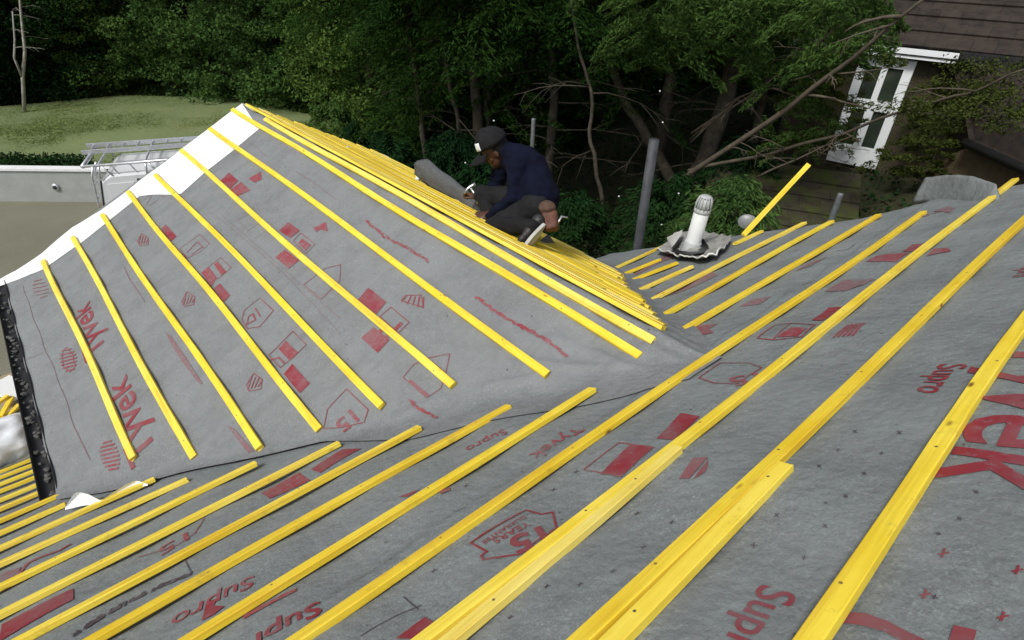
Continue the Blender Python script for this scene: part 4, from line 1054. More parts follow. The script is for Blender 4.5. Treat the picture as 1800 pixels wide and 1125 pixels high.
# ------------------------------------------------------------------ van, garden wall
W0, W1 = Vector((-13, 31.5-.0, 0)), Vector((1.6, 18.7, 0))
wa, wb = Vector((-12.0, 29.4, 0)), Vector((1.25, 19.15, 0))
def wallbox(a, b, z0, z1, t):
    bm = bmesh.new(); d = (b-a); L = d.length; an = math.atan2(d.y, d.x); box(bm, (a+b)/2+Vector((0, 0, (z0+z1)/2)), (L, t, z1-z0), Matrix.Rotation(an, 3, 'Z')) if False else None
    vs_ = box(bm, (0, 0, 0), (L, t, z1-z0)); bmesh.ops.rotate(bm, cent=(0, 0, 0), matrix=Matrix.Rotation(an, 3, 'Z'), verts=vs_); bmesh.ops.translate(bm, vec=(a+b)/2+Vector((0, 0, (z0+z1)/2)), verts=vs_); return bm
gw = empty('garden_wall', (wa+wb)/2, 'low white rendered wall between gravel drive and lawn', 'wall')
w1, w2 = Vector((-.9-9*.80, 20.55+9*.62, 0)), Vector((1.0, 19.08, 0)); w3 = Vector((5.6, 15.53, 0))
link('wall_face', bm_mesh(wallbox(w1, w2, 0, .90, .2)), MAT['render'], gw); link('coping', bm_mesh(wallbox(w1, w2, .90, .96, .28)), MAT['render_cap'], gw)
link('wall_face', bm_mesh(wallbox(w2, w3, 0, .90, .2)), MAT['render'], gw); link('coping', bm_mesh(wallbox(w2, w3, .90, .96, .28)), MAT['render_cap'], gw)
c = at_z(97, 324, .52); t_ = (w2-w1).normalized(); nn_ = Vector((t_.y, -t_.x, 0)); k_ = (c-w1).dot(nn_)
q = w1+t_*(c-w1).dot(t_)+nn_*.10; q.z = .45
bm = bmesh.new(); lathe(bm, [(0, .10), (.03, .10), (.05, .085), (.055, .03)], q, nn_, 20)
lamp = link('wall_light', bm_mesh(bm, True), MAT['alu'], gw); bm = bmesh.new(); lathe(bm, [(.05, .06), (.062, .05), (.066, .02)], q, nn_, 16); link('lens', bm_mesh(bm, True), MAT['glass_dark'], lamp)

hg = np.random.default_rng(3); n = 9000; tt = hg.uniform(0, 1, n); P = np.array(w1)[None, :]+(np.array(w2)-np.array(w1))[None, :]*tt[:, None]  # dark leaf strip added in place of the hedge shadow behind the wall
P[:, 0] += .62*hg.uniform(.25, 1, n); P[:, 1] += .78*hg.uniform(.25, 1, n); P[:, 2] = .75+hg.uniform(0, .34, n)
def unit(n, g): 
    v = g.normal(size=(n, 3)); return v/np.linalg.norm(v, axis=1)[:, None]
hv = np.empty((n, 4, 3)); ha = unit(n, hg)*.05; hb2 = unit(n, hg)*.03; hv[:, 0] = P-ha; hv[:, 1] = P+hb2; hv[:, 2] = P+ha; hv[:, 3] = P-hb2
tag(link('hedge_shadow', np_mesh(hv), MAT['leaf_dark']), 'strip of dark leaves standing in for hedge shadow behind the white garden wall', 'hedge')
VZ = 2.15                                            # van roof height
vA, vB = at_z(160, 318, VZ), at_z(163, 300, VZ)
v0 = at_z(163, 317, VZ); dirv = (at_z(300, 305, VZ)-v0); dirv.z = 0; dirv.normalize(); per = Vector((-dirv.y, dirv.x, 0)); VL, VW = 4.9, 1.75
van = empty('van', (v0.x, v0.y, .02), 'white panel van with an aluminium roof rack, parked beyond the gable verge', 'van')
def VP(l, w, z): return Vector((v0.x, v0.y, 0)) + dirv*l + per*w + Vector((0, 0, z))
prof = [(0.02, .38), (0.0, .9), (.03, 1.5), (.12, VZ-.10), (.30, VZ), (3.1, VZ), (3.35, VZ-.06), (4.0, 1.32), (4.75, 1.12), (4.88, .95), (4.9, .40)]
bm = bmesh.new(); L_ = []
def ins(z): return .0 if z < 1.15 else .10*((z-1.15)/(VZ-1.15))**1.6
for w, sg in ((0, 1), (VW, -1)):
    L_.append([bm.verts.new(VP(l, w+sg*ins(z), z)) for l, z in prof])
    L_.append([bm.verts.new(VP(l, w+sg*(ins(z)+.05), z+(.0 if z < 1.2 else .035))) for l, z in prof])
A, A2, B, B2 = L_
n = len(prof)
bm.faces.new(A); bm.faces.new(B[::-1])
for k in range(n-1):
    bm.faces.new((A[k], A2[k], A2[k+1], A[k+1])); bm.faces.new((A2[k], B2[k], B2[k+1], A2[k+1])); bm.faces.new((B2[k], B[k], B[k+1], B2[k+1]))
bm.faces.new((A[0], A[-1], A2[-1], A2[0])); bm.faces.new((A2[0], A2[-1], B2[-1], B2[0])); bm.faces.new((B2[0], B2[-1], B[-1], B[0]))
link('body', bm_mesh(bm), MAT['van'], van)
def vpanel(name, l0, l1, z0, z1, mat, w=-.006, rear=False):
    bm = bmesh.new()
    q = [VP(l, w+ins(z)-(.002), z) for l, z in ((l0, z0), (l1, z0), (l1, z1), (l0, z1))]
    a = [bm.verts.new(x) for x in q]; b = [bm.verts.new(x+per*.03) for x in q]
    bm.faces.new(a); bm.faces.new(b[::-1])
    for k in range(4): bm.faces.new((a[k], a[(k+1) % 4], b[(k+1) % 4], b[k]))
    return link(name, bm_mesh(bm), mat, van)
vpanel('side_window', .74, 2.0, 1.42, 2.08, MAT['glass_dark']); vpanel('side_window', 2.25, 3.15, 1.32, 1.98, MAT['glass_dark'])
vpanel('side_panel', .20, .68, 1.36, 2.02, MAT['van'], -.012)
vpanel('trim_strip', .15, 4.6, .78, .86, MAT['black'], -.012); vpanel('crease_strip', .10, 1.6, 1.16, 1.19, MAT['van'], -.014); vpanel('sill', .5, 4.4, .34, .46, MAT['black'], -.004)
for l, z in ((.0, 1.25),):
    for w in (.08, VW-.08):
        bm = bmesh.new(); box(bm, VP(l+.02, w, z), (.09, .12, .62), Matrix.Rotation(math.atan2(dirv.y, dirv.x), 3, 'Z'), .02) if False else box(bm, (0, 0, 0), (.10, .13, .62), None, .02)
        bmesh.ops.rotate(bm, cent=(0, 0, 0), matrix=Matrix.Rotation(math.atan2(dirv.y, dirv.x), 3, 'Z'), verts=bm.verts); bmesh.ops.translate(bm, vec=VP(l+.02, w, z), verts=bm.verts)
        link('rear_lamp', bm_mesh(bm), MAT['rear_lamp'], van)
bm = bmesh.new()
for w in (.03, VW/2, VW-.03): tube(bm, [VP(-.02, w, .6), VP(-.015, w+(.04 if w < .5 else -.04 if w > 1 else 0), 1.5), VP(.10, w+(.09 if w < .5 else -.09 if w > 1 else 0), VZ-.06)], .018, 6)
link('door_seals', bm_mesh(bm), MAT['black'], van)
bm = bmesh.new(); tube(bm, [VP(-.06, -.02, .52), VP(-.10, VW/2, .52), VP(-.06, VW+.02, .52)], .09, 8); link('bumper', bm_mesh(bm, True), MAT['black'], van)
for l in (.95, 3.95):
    for w in (.09, VW-.09):
        bm = bmesh.new(); lathe(bm, [(-.10, .24), (-.09, .31), (.09, .31), (.10, .24)], VP(l, w, .33), per, 24); wh = link('wheel', bm_mesh(bm, True), MAT['tyre'], van)
        bm = bmesh.new(); lathe(bm, [(-.112, .16), (-.10, .19), (.10, .19), (.112, .16)], VP(l, w, .33), per, 18); link('rim', bm_mesh(bm, True), MAT['alu'], wh)
RZ = VZ+.24
rk = bmesh.new()
for w in (.16, VW-.16): tube(rk, [VP(-.12, w, RZ), VP(3.2, w, RZ)], .028, 10)
for l in (.12, .95, 1.75, 2.6):
    tube(rk, [VP(l, .10, VZ-.02), VP(l+.02, .16, RZ), VP(l+.02, VW-.16, RZ), VP(l, VW-.10, VZ-.02)], .024, 8)
    tube(rk, [VP(l+.25, .12, VZ-.02), VP(l+.05, .16, RZ)], .018, 6)
tube(rk, [VP(-.12, .16, RZ), VP(-.12, VW-.16, RZ)], .04, 10)
for k in range(9): tube(rk, [VP(.35+k*.33, .16, RZ), VP(.45+k*.33, .16, VZ+.03)], .014, 6)
link('roof_rack', bm_mesh(rk, True), MAT['alu'], van)
bm = bmesh.new()
for w in (.10, .42): tube(bm, [VP(-.10, w, .62), VP(-.09, w, 1.6), VP(-.02, w, VZ+.02), VP(.06, w, RZ)], .020, 8)
for k in range(6): tube(bm, [VP(-.10+.012*k, .10, .75+.25*k), VP(-.10+.012*k, .42, .75+.25*k)], .014, 6)
link('rear_ladder', bm_mesh(bm, True), MAT['alu'], van)
lad = empty('ladder', VP(-.2, .9, RZ+.06), 'aluminium ladder tied on the roof rack of the white van', 'ladder')
for w in (VW-.34, VW-.84, ):
    bm = bmesh.new(); box(bm, (0, 0, 0), (3.7, .035, .09), None, .006); bmesh.ops.rotate(bm, cent=(0, 0, 0), matrix=Matrix.Rotation(math.atan2(dirv.y, dirv.x), 3, 'Z'), verts=bm.verts); bmesh.ops.translate(bm, vec=VP(1.6, w, RZ+.075), verts=bm.verts); link('rail', bm_mesh(bm), MAT['alu'], lad)
for k in range(13):
    bm = bmesh.new(); tube(bm, [VP(-.1+k*.28, VW-.84, RZ+.075), VP(-.1+k*.28, VW-.34, RZ+.075)], .016, 8); link('rung', bm_mesh(bm, True), MAT['alu'], lad)

# ------------------------------------------------------------------ neighbour's house at the right
nb = empty('neighbour_house', (14.0, 2.0, 2.4), 'neighbour\'s pebbledash house with brown tiled roofs and a white framed window, beyond the trees', 'house')
EZ = 5.10; e0, e1 = Vector((12.05, 5.2, EZ)), Vector((13.3, -1.5, EZ)); ed = (e1-e0).normalized(); en = Vector((-ed.y, ed.x, 0))   # en points away from us
if en.x < 0: en = -en
def NP(l, d, z): return Vector((e0.x, e0.y, 0)) + ed*l + en*d + Vector((0, 0, z))
def slab(name, q, thick, mat, parent):
    """a tiled plane; its own axes follow the courses so that the tiles run along them"""
    x = (q[1]-q[0]).normalized(); nrm_ = x.cross(q[3]-q[0]).normalized(); y = nrm_.cross(x); M = Matrix((x, y, nrm_)).transposed().to_4x4(); M.translation = q[0]
    Mi = M.inverted(); L = (q[1]-q[0]).length; Hh = (Mi@q[3]).y; bm = bmesh.new(); n = max(1, int(Hh/.40))
    def pt(u, v):       # bilinear in the four corners
        return Mi @ ((q[0].lerp(q[1], u)).lerp(q[3].lerp(q[2], u), v))
    for k in range(n):  # stepped courses, each lapping the one below
        a, b = k/n, (k+1)/n
        f = [pt(0, a)+Vector((0, 0, .045)), pt(1, a)+Vector((0, 0, .045)), pt(1, b)+Vector((0, .02, .012)), pt(0, b)+Vector((0, .02, .012))]
        g = [x_-Vector((0, 0, .03)) for x_ in f]
        vf = [bm.verts.new(x_) for x_ in f]; vg = [bm.verts.new(x_) for x_ in g]
        bm.faces.new(vf); bm.faces.new(vg[::-1])
        for i in range(4): bm.faces.new((vf[i], vg[i], vg[(i+1) % 4], vf[(i+1) % 4]))
    me = bm_mesh(bm); o = bpy.data.objects.new(name, me); COL.objects.link(o); me.materials.append(mat); o.parent = parent
    M2 = M.copy(); M2.translation = M.translation - parent.location; o.matrix_basis = M2
    return o
slab('roof', [NP(-.3, -.25, EZ-.02), NP(9, -.25, EZ-.02), NP(9, 5.5, EZ+3.3), NP(-.3, 5.5, EZ+3.3)], .05, MAT['tiles'], nb)
def nbox(name, l0, l1, d0, d1, z0, z1, mat, parent=nb):
    bm = bmesh.new(); q = [NP(l, d, z) for z in (z0, z1) for l, d in ((l0, d0), (l1, d0), (l1, d1), (l0, d1))]; v = [bm.verts.new(x) for x in q]
    for f in ((0, 3, 2, 1), (4, 5, 6, 7), (0, 1, 5, 4), (1, 2, 6, 5), (2, 3, 7, 6), (3, 0, 4, 7)): bm.faces.new([v[i] for i in f])
    return link(name, bm_mesh(bm), mat, parent)
MAT['old_wall'] = mat_ground('old mossy wall', (.045, .042, .026), (.085, .072, .045), 2.5, 30, .8)
nbox('wall', -.1, 9, .0, 6, 1.2, EZ-.02, MAT['old_wall'])
nbox('fascia', -.3, 2.4, -.29, -.262, EZ-.12, EZ-.03, MAT['upvc']); nbox('fascia', 2.402, 9, -.29, -.262, EZ-.20, EZ+.0, MAT['black']); nbox('soffit', -.3, 9, -.26, .0, EZ-.19, EZ-.16, MAT['upvc'])
# window: frame, transoms, glass
wl0 = (at_dist(1490, 160, 12.7)-NP(0, 0, 0)).dot(ed); wl1 = (at_dist(1580, 190, 12.7)-NP(0, 0, 0)).dot(ed); wz0, wz1 = 2.95, 4.86
win = nbox('window', wl0+.07, wl1-.07, -.045, -.03, wz0+.3, wz1-.07, MAT['glass_dark'])
MAT['glass_reflection'] = simple('window glass', (.030, .042, .030), .06, .3, 3, spec=.9); win.data.materials[0] = MAT['glass_reflection']  # green of the reflected trees put into the glass colour
FR = [(wl0, wl0+.15, wz0, wz1), (wl1-.15, wl1, wz0, wz1), (wl0+.15, wl1-.15, wz1-.15, wz1), (wl0+.15, wl1-.15, wz0, wz0+.36), (wl0+.15, wl1-.15, wz0+1.02, wz0+1.20), ((wl0+wl1)/2-.07, (wl0+wl1)/2+.07, wz0+.36, wz0+1.02), ((wl0+wl1)/2-.05, (wl0+wl1)/2+.05, wz0+1.20, wz1-.15)]
for l0, l1, a, b in FR:
    bm = bmesh.new(); q = [NP(l, d, z) for z in (a, b) for l, d in ((l0, -.09), (l1, -.09), (l1, .0), (l0, .0))]; v = [bm.verts.new(x) for x in q]
    for f in ((0, 3, 2, 1), (4, 5, 6, 7), (0, 1, 5, 4), (1, 2, 6, 5), (2, 3, 7, 6), (3, 0, 4, 7)): bm.faces.new([v[i] for i in f])
    link('frame', bm_mesh(bm), MAT['upvc'], win)
# lower extension roof with black gutter, pebbledash below
GZ = 4.0; g0, g1 = at_z(1708, 246, GZ), at_z(1806, 289, GZ); gd = (g1-g0).normalized(); gn = Vector((gd.y, -gd.x, 0))
if gn.x < 0: gn = -gn
g2 = g1+gd*4
tA, tB = at_dist(1668, 112, 12.75), at_dist(1800, 138, 12.6); tB = tB+(tB-tA)*2.2; tA.z = tB.z = 4.98
slab('roof', [g0, g2, tB, tA], .05, MAT['tiles'], nb)
g5 = random.Random(31); mp_ = []
for k in range(60):
    u, v = g5.uniform(0, .42), .25+.75*g5.random()**.7
    mp_.append((g0.lerp(g2, u)).lerp(tA.lerp(tB, u), v)+Vector((0, 0, .06)))
g6 = np.random.default_rng(8); Pm = np.concatenate([np.array(q)+g6.normal(0, 1, (150, 3))*np.array([.16, .16, .03])+np.array([[0, 0, 0]]) for q in mp_])
MOSS_P = Pm
bm = bmesh.new(); tube(bm, [g0-gn*.06-Vector((0, 0, .05))-gd*.03, g2-gn*.06-Vector((0, 0, .05))], .07, 12); link('gutter', bm_mesh(bm, True), MAT['black'], nb)
bm = bmesh.new(); a = g0+gn*.12-gd*.9; b = g2+gn*.12
for q in ((a, b),):
    v = [bm.verts.new(Vector((x.x, x.y, z))) for x, z in ((a, 1), (b, 1), (b, GZ-.06), (a+gd*.85, GZ-.06), (a, GZ-.75))]; bm.faces.new(v)
    w = [bm.verts.new(x.co+gn*.25) for x in v]; bm.faces.new(w[::-1])
    for k in range(5): bm.faces.new((v[k], v[(k+1) % 5], w[(k+1) % 5], w[k]))
link('wall', bm_mesh(bm), MAT['pebble'], nb)
# low mossy outbuilding roof in front
mr = empty('outbuilding', (10.4, 4.1, 1.8), 'low outbuilding whose old tiled roof is green with moss, below the white window', 'outbuilding')
m0, m1, m2, m3 = at_dist(1225, 372, 9.5), at_dist(1530, 385, 9.8), at_dist(1520, 290, 12.0), at_dist(1250, 300, 11.8)
mz0, mz1 = 2.35, 3.0
for q, z in ((m0, mz0), (m1, mz0), (m2, mz1), (m3, mz1)): q.z = z
MAT['tiles_moss'] = mat_tiles('mossy tiles', (.030, .027, .020), (.042, .038, .024), .34, .33)
tm = MAT['tiles_moss'].node_tree; bs = next(x for x in tm.nodes if x.type == 'BSDF_PRINCIPLED'); src = bs.inputs['Base Color'].links[0].from_socket
nz = tm.nodes.new('ShaderNodeTexNoise'); nz.inputs['Scale'].default_value = 2.6; nz.inputs['Detail'].default_value = 7; nz.inputs['Roughness'].default_value = .7; tcx = tm.nodes.new('ShaderNodeTexCoord'); tm.links.new(tcx.outputs['Object'], nz.inputs['Vector'])
rp = tm.nodes.new('ShaderNodeValToRGB'); rp.color_ramp.elements[0].position = .45; rp.color_ramp.elements[1].position = .60; tm.links.new(nz.outputs[0], rp.inputs[0])
mxx = tm.nodes.new('ShaderNodeMix'); mxx.data_type = 'RGBA'; tm.links.new(rp.outputs[0], mxx.inputs[0]); tm.links.new(src, mxx.inputs[6]); mxx.inputs[7].default_value = (.050, .062, .016, 1); tm.links.new(mxx.outputs[2], bs.inputs['Base Color'])
slab('roof', [m0, m1, m2, m3], .05, MAT['tiles_moss'], mr)
bm = bmesh.new(); v = [bm.verts.new(q.lerp((m0+m1+m2+m3)/4, .06)*1.0 - Vector((0, 0, .12))) for q in (m0, m1, m2, m3)]; w = [bm.verts.new(Vector((x.co.x, x.co.y, .2))) for x in v]
bm.faces.new(v); bm.faces.new(w[::-1])
for k in range(4): bm.faces.new((v[k], w[k], w[(k+1) % 4], v[(k+1) % 4]))
link('wall', bm_mesh(bm), MAT['brick'], mr)

# ------------------------------------------------------------------ trees and shrubs
def unit(n, g): 
    v = g.normal(size=(n, 3)); return v/np.linalg.norm(v, axis=1)[:, None]
def leaves(P, size, g, flat=.35, aspect=1.7, along=None, droop=.0):
    """one pointed four-cornered leaf per point"""
    n = len(P); a = unit(n, g) if along is None else along + .45*unit(n, g)
    a[:, 2] -= droop; a /= np.linalg.norm(a, axis=1)[:, None]
    up = np.tile([0, 0, 1.0], (n, 1))*flat + unit(n, g)*(1-flat*.5); b = np.cross(up, a); b /= np.linalg.norm(b, axis=1)[:, None]+1e-9
    s = size*g.uniform(.6, 1.35, n)[:, None]; L, W = a*s*aspect, b*s*.5
    v = np.empty((n, 4, 3)); v[:, 0] = P-L*.5; v[:, 1] = P+W; v[:, 2] = P+L*.5; v[:, 3] = P-W; return v
def broad_crown(seed, z0, z1, R, clumps, per, size, lean=0):
    g = np.random.default_rng(seed); out = []
    hz = g.uniform(0, 1, clumps)**.85; ang = g.uniform(0, 6.283, clumps); rad = R*np.sqrt(g.uniform(.25, 1, clumps))*(np.sin(np.clip(hz*.92+.10, 0, 1)*np.pi)**.55)
    rad *= 1+.25*np.sin(3*ang+seed)+.15*np.sin(5*ang+hz*9)
    C_ = np.stack([rad*np.cos(ang), rad*np.sin(ang), z0+(z1-z0)*hz], 1)
    for c, r in zip(C_, g.uniform(.28, .62, clumps)*R/2.4):
        p = unit(per, g)*np.cbrt(g.uniform(.15, 1, per))[:, None]*np.array([r*1.25, r*1.25, r*.62]); out.append(c+p)
    P = np.concatenate(out); P = P[P[:, 2] > .05]; return leaves(P, size, g, .7, 1.5)
def conifer_crown(seed, z0, z1, R, nb_, per, size):
    """tiers of drooping boughs, every bough a fan of narrow sprays"""
    g = np.random.default_rng(seed); out = []; al = []
    for k in range(nb_):
        t = g.uniform()**.8; z = z0+(z1-z0)*t; L = R*(1-t)**.7*g.uniform(.55, 1.15)+.3; a = g.uniform(0, 6.283); dr = g.uniform(.10, .45)
        u = np.sqrt(g.uniform(.05, 1, per)); lat = g.normal(0, .20, per)*L*(.35+.65*(1-u)); d = np.array([math.cos(a), math.sin(a)]); e = np.array([-d[1], d[0]])
        p = np.zeros((per, 3)); p[:, :2] = d*(u*L)[:, None]+e*lat[:, None]; p[:, 2] = z+.25*L*u-dr*L*u*u*1.6-np.abs(lat)*.35+g.normal(0, .07, per)
        v = np.zeros((per, 3)); v[:, :2] = d+e*np.sign(lat)[:, None]*.8; v[:, 2] = -.35
        out.append(p); al.append(v)
    P = np.concatenate(out); A = np.concatenate(al); A /= np.linalg.norm(A, axis=1)[:, None]
    return leaves(P, size, g, .6, 4.5, A, .15)
def trunk_bm(bm, pts, rads, limbs, seed, spread=(1.0, 2.6), zr=(.15, .9), r=.018, rise=.1, droop=.25):
    tube(bm, pts, rads, 12); g = random.Random(seed); pts = [Vector(q) for q in pts]
    for k in range(limbs):
        t = g.uniform(*zr)*(len(pts)-1); i = min(int(t), len(pts)-2); q = pts[i].lerp(pts[i+1], t-i); a = g.uniform(0, 6.283); L = g.uniform(*spread); d = Vector((math.cos(a), math.sin(a), g.uniform(-rise, rise*3)))
        P = [q]; rr_ = r*g.uniform(.6, 1.5); b = d.copy()
        for s in range(6):
            b = b + Vector((g.uniform(-.22, .22), g.uniform(-.22, .22), g.uniform(-.18, .10)-droop*.1)); P.append(P[-1]+b.normalized()*L/6)
        tube(bm, P, [rr_*(1-.13*s) for s in range(7)], 5)
        for s in (2, 3, 4, 5):
            if g.random() < .75:
                e = (P[s]-P[s-1]).normalized()+Vector((g.uniform(-.9, .9), g.uniform(-.9, .9), g.uniform(-.6, .4))); tube(bm, [P[s], P[s]+e.normalized()*L*.12, P[s]+e.normalized()*L*.26+Vector((0, 0, -.05))], [rr_*.5, rr_*.35, rr_*.15], 4, False)
def plant_tree(name, x, y, label, cat, crown_me, crown_mat, trunk_me, group=None, scale=1.0, rot=0.0, z=None, leaf_name='crown'):
    t = empty(name, (x, y, terr(x, y) if z is None else z), label, cat, group); t.rotation_euler.z = rot; t.scale = (scale, scale, scale)
    for nm, me, mt in (('trunk', trunk_me, MAT['bark']), (leaf_name, crown_me, crown_mat)):
        if me is None: continue
        if not me.materials: me.materials.append(mt)
        o = bpy.data.objects.new(nm, me); COL.objects.link(o); o.parent = t
        if me.materials[0] is not mt: o.material_slots[0].link = 'OBJECT'; o.material_slots[0].material = mt
    return t
def straight_trunk(h, r, limbs, seed, zr=(.1, .95), spread=(1, 2.2)):
    bm = bmesh.new(); g = random.Random(seed); trunk_bm(bm, [(.12*math.sin(i*1.3+seed), .12*math.cos(i*.9+seed), h*i/6-.2*(i == 0)) for i in range(7)], [r*(1.25 if i == 0 else 1-.13*i) for i in range(7)], limbs, seed, spread, zr); return bm_mesh(bm, True)
BC = [np_mesh(broad_crown(11+i, .1, 8.5+i, 2.7, 330, 250, .072)) for i in range(3)]
BT = [straight_trunk(7, .16, 14, 30+i) for i in range(2)]
CC = [np_mesh(conifer_crown(41+i, 3.2, 13, 3.2, 230, 420, .030)) for i in range(2)]
DC = [np_mesh(conifer_crown(51+i, .4, 11, 2.6, 280, 230, .060)) for i in range(2)]
CT = [straight_trunk(12.5, .17, 40, 60+i, (.04, .5), (1.0, 2.4)) for i in range(3)]
g = random.Random(21)
# hedge of broadleaf trees round the far lawn
hx = [(-13, 30.2), (-10, 30.8), (-7.3, 31.3), (-4.8, 31.2), (-2.4, 31.4), (-.2, 31.3), (2.0, 31.4), (4.2, 30.7), (6.3, 29.2), (8.0, 27.3), (9.4, 25.0), (10.5, 22.6), (11.2, 20.2)]
hl = ['furthest out to the left', 'second from the left', 'third from the left, behind the pale birch', 'fourth from the left', 'fifth from the left', 'over the left part of the lawn edge', 'over the middle of the lawn edge', 'in the deep shaded corner of the lawn', 'where the lawn edge begins to curve in', 'behind the gable peak', 'just right of the gable peak', 'between the gable peak and the dark conifers', 'next to the dark conifers']
for i, ((x, y), lb) in enumerate(zip(hx, hl)):
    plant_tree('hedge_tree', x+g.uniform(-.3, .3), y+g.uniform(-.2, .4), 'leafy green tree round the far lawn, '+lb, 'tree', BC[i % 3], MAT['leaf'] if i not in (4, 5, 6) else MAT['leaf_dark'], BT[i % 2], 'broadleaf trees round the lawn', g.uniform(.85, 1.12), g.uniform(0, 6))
for i, (x, y) in enumerate([(-9, 34.5), (-4, 35), (.5, 35), (5, 34), (9.5, 31.5), (13, 27.5), (14.5, 23.5)]):
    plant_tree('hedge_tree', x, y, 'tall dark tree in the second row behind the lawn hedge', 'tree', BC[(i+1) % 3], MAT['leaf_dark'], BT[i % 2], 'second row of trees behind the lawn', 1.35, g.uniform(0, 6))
# pale birch at the left edge
q = at_z(38, 160, 1.0); k_ = 27.5/math.hypot(q.x, q.y); bx, by = q.x*k_, q.y*k_; bz = .85
bm = bmesh.new()
bp = [(38, 185, 0), (40, 135, 0), (44, 90, 0), (40, 55, 0), (36, 15, 0), (30, -60, 0)]
P = [at_dist(a, b, 27.3) for a, b, _ in bp]; P[0].z = bz; trunk_bm(bm, P, [.060, .055, .05, .04, .035, .02], 5, 4, (.7, 1.4), (.4, 1), .010)
trunk_bm(bm, [at_dist(40, 138, 27.3), at_dist(25, 102, 27.2), at_dist(26, 70, 27.4), at_dist(22, 20, 27.4)], [.04, .035, .03, .02], 3, 5, (.6, 1.2), (.4, 1), .009)
tag(link('birch_tree', bm_mesh(bm, True), MAT['bark_light'], origin=(P[0].x, P[0].y, bz)), 'thin pale forked birch stem at the left end of the lawn', 'tree')
# dark conifers: rows further and further back, closing the view
cl = [(12.0, 17.6), (10.2, 14.9), (12.6, 13.6), (15.2, 16.2), (15.0, 12.0), (17.5, 14.0), (17.4, 10.2), (20, 12.5), (19.6, 8.4), (13.9, 20.0), (17.5, 19.0), (21, 17), (22.5, 9.5), (23, 14)]
for i, (x, y) in enumerate(cl):
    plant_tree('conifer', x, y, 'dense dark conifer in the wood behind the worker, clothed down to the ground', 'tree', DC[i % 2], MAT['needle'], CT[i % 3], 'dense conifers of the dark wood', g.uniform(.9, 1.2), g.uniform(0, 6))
def sprays(pix_list, n, size, seed, spread):
    g2 = np.random.default_rng(seed); out = []; al = []
    for (px, py, d, L, dx, dz) in pix_list:
        c = np.array(at_dist(px, py, d)); hv = np.array(RX)*dx + np.array([0, 0, dz]); u = g2.uniform(0, 1, n); lat = unit(n, g2)*spread*(.4+.6*(1-u))[:, None]*L
        out.append(c+hv*(u*L)[:, None]+lat); al.append(np.tile(hv, (n, 1))+.9*unit(n, g2))
    P = np.concatenate(out); A = np.concatenate(al); A /= np.linalg.norm(A, axis=1)[:, None]
    return np_mesh(leaves(P, size, g2, .5, 4.0, A, .1))
# bare-stemmed conifers in front, each trunk as it stands in the photograph
def stem_tree(pix, w, label, limbs, seed, dists, crown=None, cs=1.0, crown_h=5.2, mat='needle', twig=.02, sp=(.9, 2.2)):
    P = [at_dist(a, b, d) for (a, b), d in zip(pix, dists)]
    P.sort(key=lambda v: v.z); ft = P[0]; gz = terr(ft.x, ft.y)
    dl = (P[1]-P[0]) if len(P) > 1 else Vector((0, 0, 1)); foot = P[0]-dl/dl.z*(P[0].z-gz+.15)*.8; foot.z = gz-.15
    d2 = P[-1]-P[-2]; top = P[-1]+d2.normalized()*3.5+Vector((0, 0, 2.2))
    pts = [foot]+P+[top]; n = len(pts); bm = bmesh.new()
    fine = []
    for a, b in zip(pts, pts[1:]):
        for k in range(4): fine.append(a.lerp(b, k/4)+Vector((.02*math.sin(len(fine)*1.9+seed), .02*math.cos(len(fine)*1.4), 0)))
    fine.append(pts[-1]); m_ = len(fine)
    trunk_bm(bm, fine, [w*(1.25-.85*i/m_) for i in range(m_)], int(limbs*.5), seed, sp, (.12, .85), twig*.8)
    t = empty('conifer', foot+Vector((0, 0, .15)), label, 'tree', 'bare-stemmed trees at the edge of the wood')
    link('trunk', bm_mesh(bm, True), MAT['bark'], t)
    if crown is not None:
        g3 = random.Random(seed*13); cx = sum(a for (a, b) in pix)/len(pix); PLs = []
        for k in range(44):
            PLs.append((cx+g3.uniform(-125, 125), g3.uniform(-60, 60)+g3.random()**2*(190 if mat == 'needle' else 70), dists[0]+g3.uniform(-1.6, .8), g3.uniform(.5, 1.2), g3.choice((-1, 1))*g3.uniform(.4, 1), g3.uniform(-.8, -.15)))
        link('foliage', sprays(PLs, 190, .020, seed+200, .14), MAT[mat], t)
        me = crown; o = bpy.data.objects.new('crown', me); COL.objects.link(o); o.parent = t
        if not me.materials: me.materials.append(MAT['needle'])
        o.material_slots[0].link = 'OBJECT'; o.material_slots[0].material = MAT[mat]
        o.location = (P[-1]-t.location); o.location.z = crown_h-t.location.z-3.2*cs; o.scale = (cs, cs, cs); o.rotation_euler.z = seed
    return t
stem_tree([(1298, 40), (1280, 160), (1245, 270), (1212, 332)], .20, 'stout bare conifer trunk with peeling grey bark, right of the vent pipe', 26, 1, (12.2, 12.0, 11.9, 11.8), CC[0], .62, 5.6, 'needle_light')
stem_tree([(1030, 0), (1062, 90), (1105, 190), (1150, 260)], .10, 'long leaning trunk slanting down to the right behind the grey post', 16, 2, (12.8, 12.5, 12.2, 12.0), CC[1], .8, 5.5)
stem_tree([(1195, 40), (1182, 120), (1168, 200), (1152, 300)], .15, 'straight dark trunk right behind the grey post', 22, 3, (13, 12.9, 12.8, 12.7), CC[0], .9, 5.4)
stem_tree([(828, 80), (834, 150), (842, 230)], .11, 'slim trunk rising just behind the worker\'s cap', 22, 4, (12.4, 12.3, 12.2), CC[1], .85, 5.1)
stem_tree([(968, 80), (974, 170), (965, 290)], .10, 'mossy slim trunk to the right of the worker\'s back', 20, 5, (11.8, 11.8, 11.8), CC[0], .75, 5.2)
stem_tree([(862, 90), (860, 190)], .06, 'thin dark stem close to the trunk behind the worker\'s cap', 12, 6, (13.4, 13.4), CC[1], .7, 5.0)
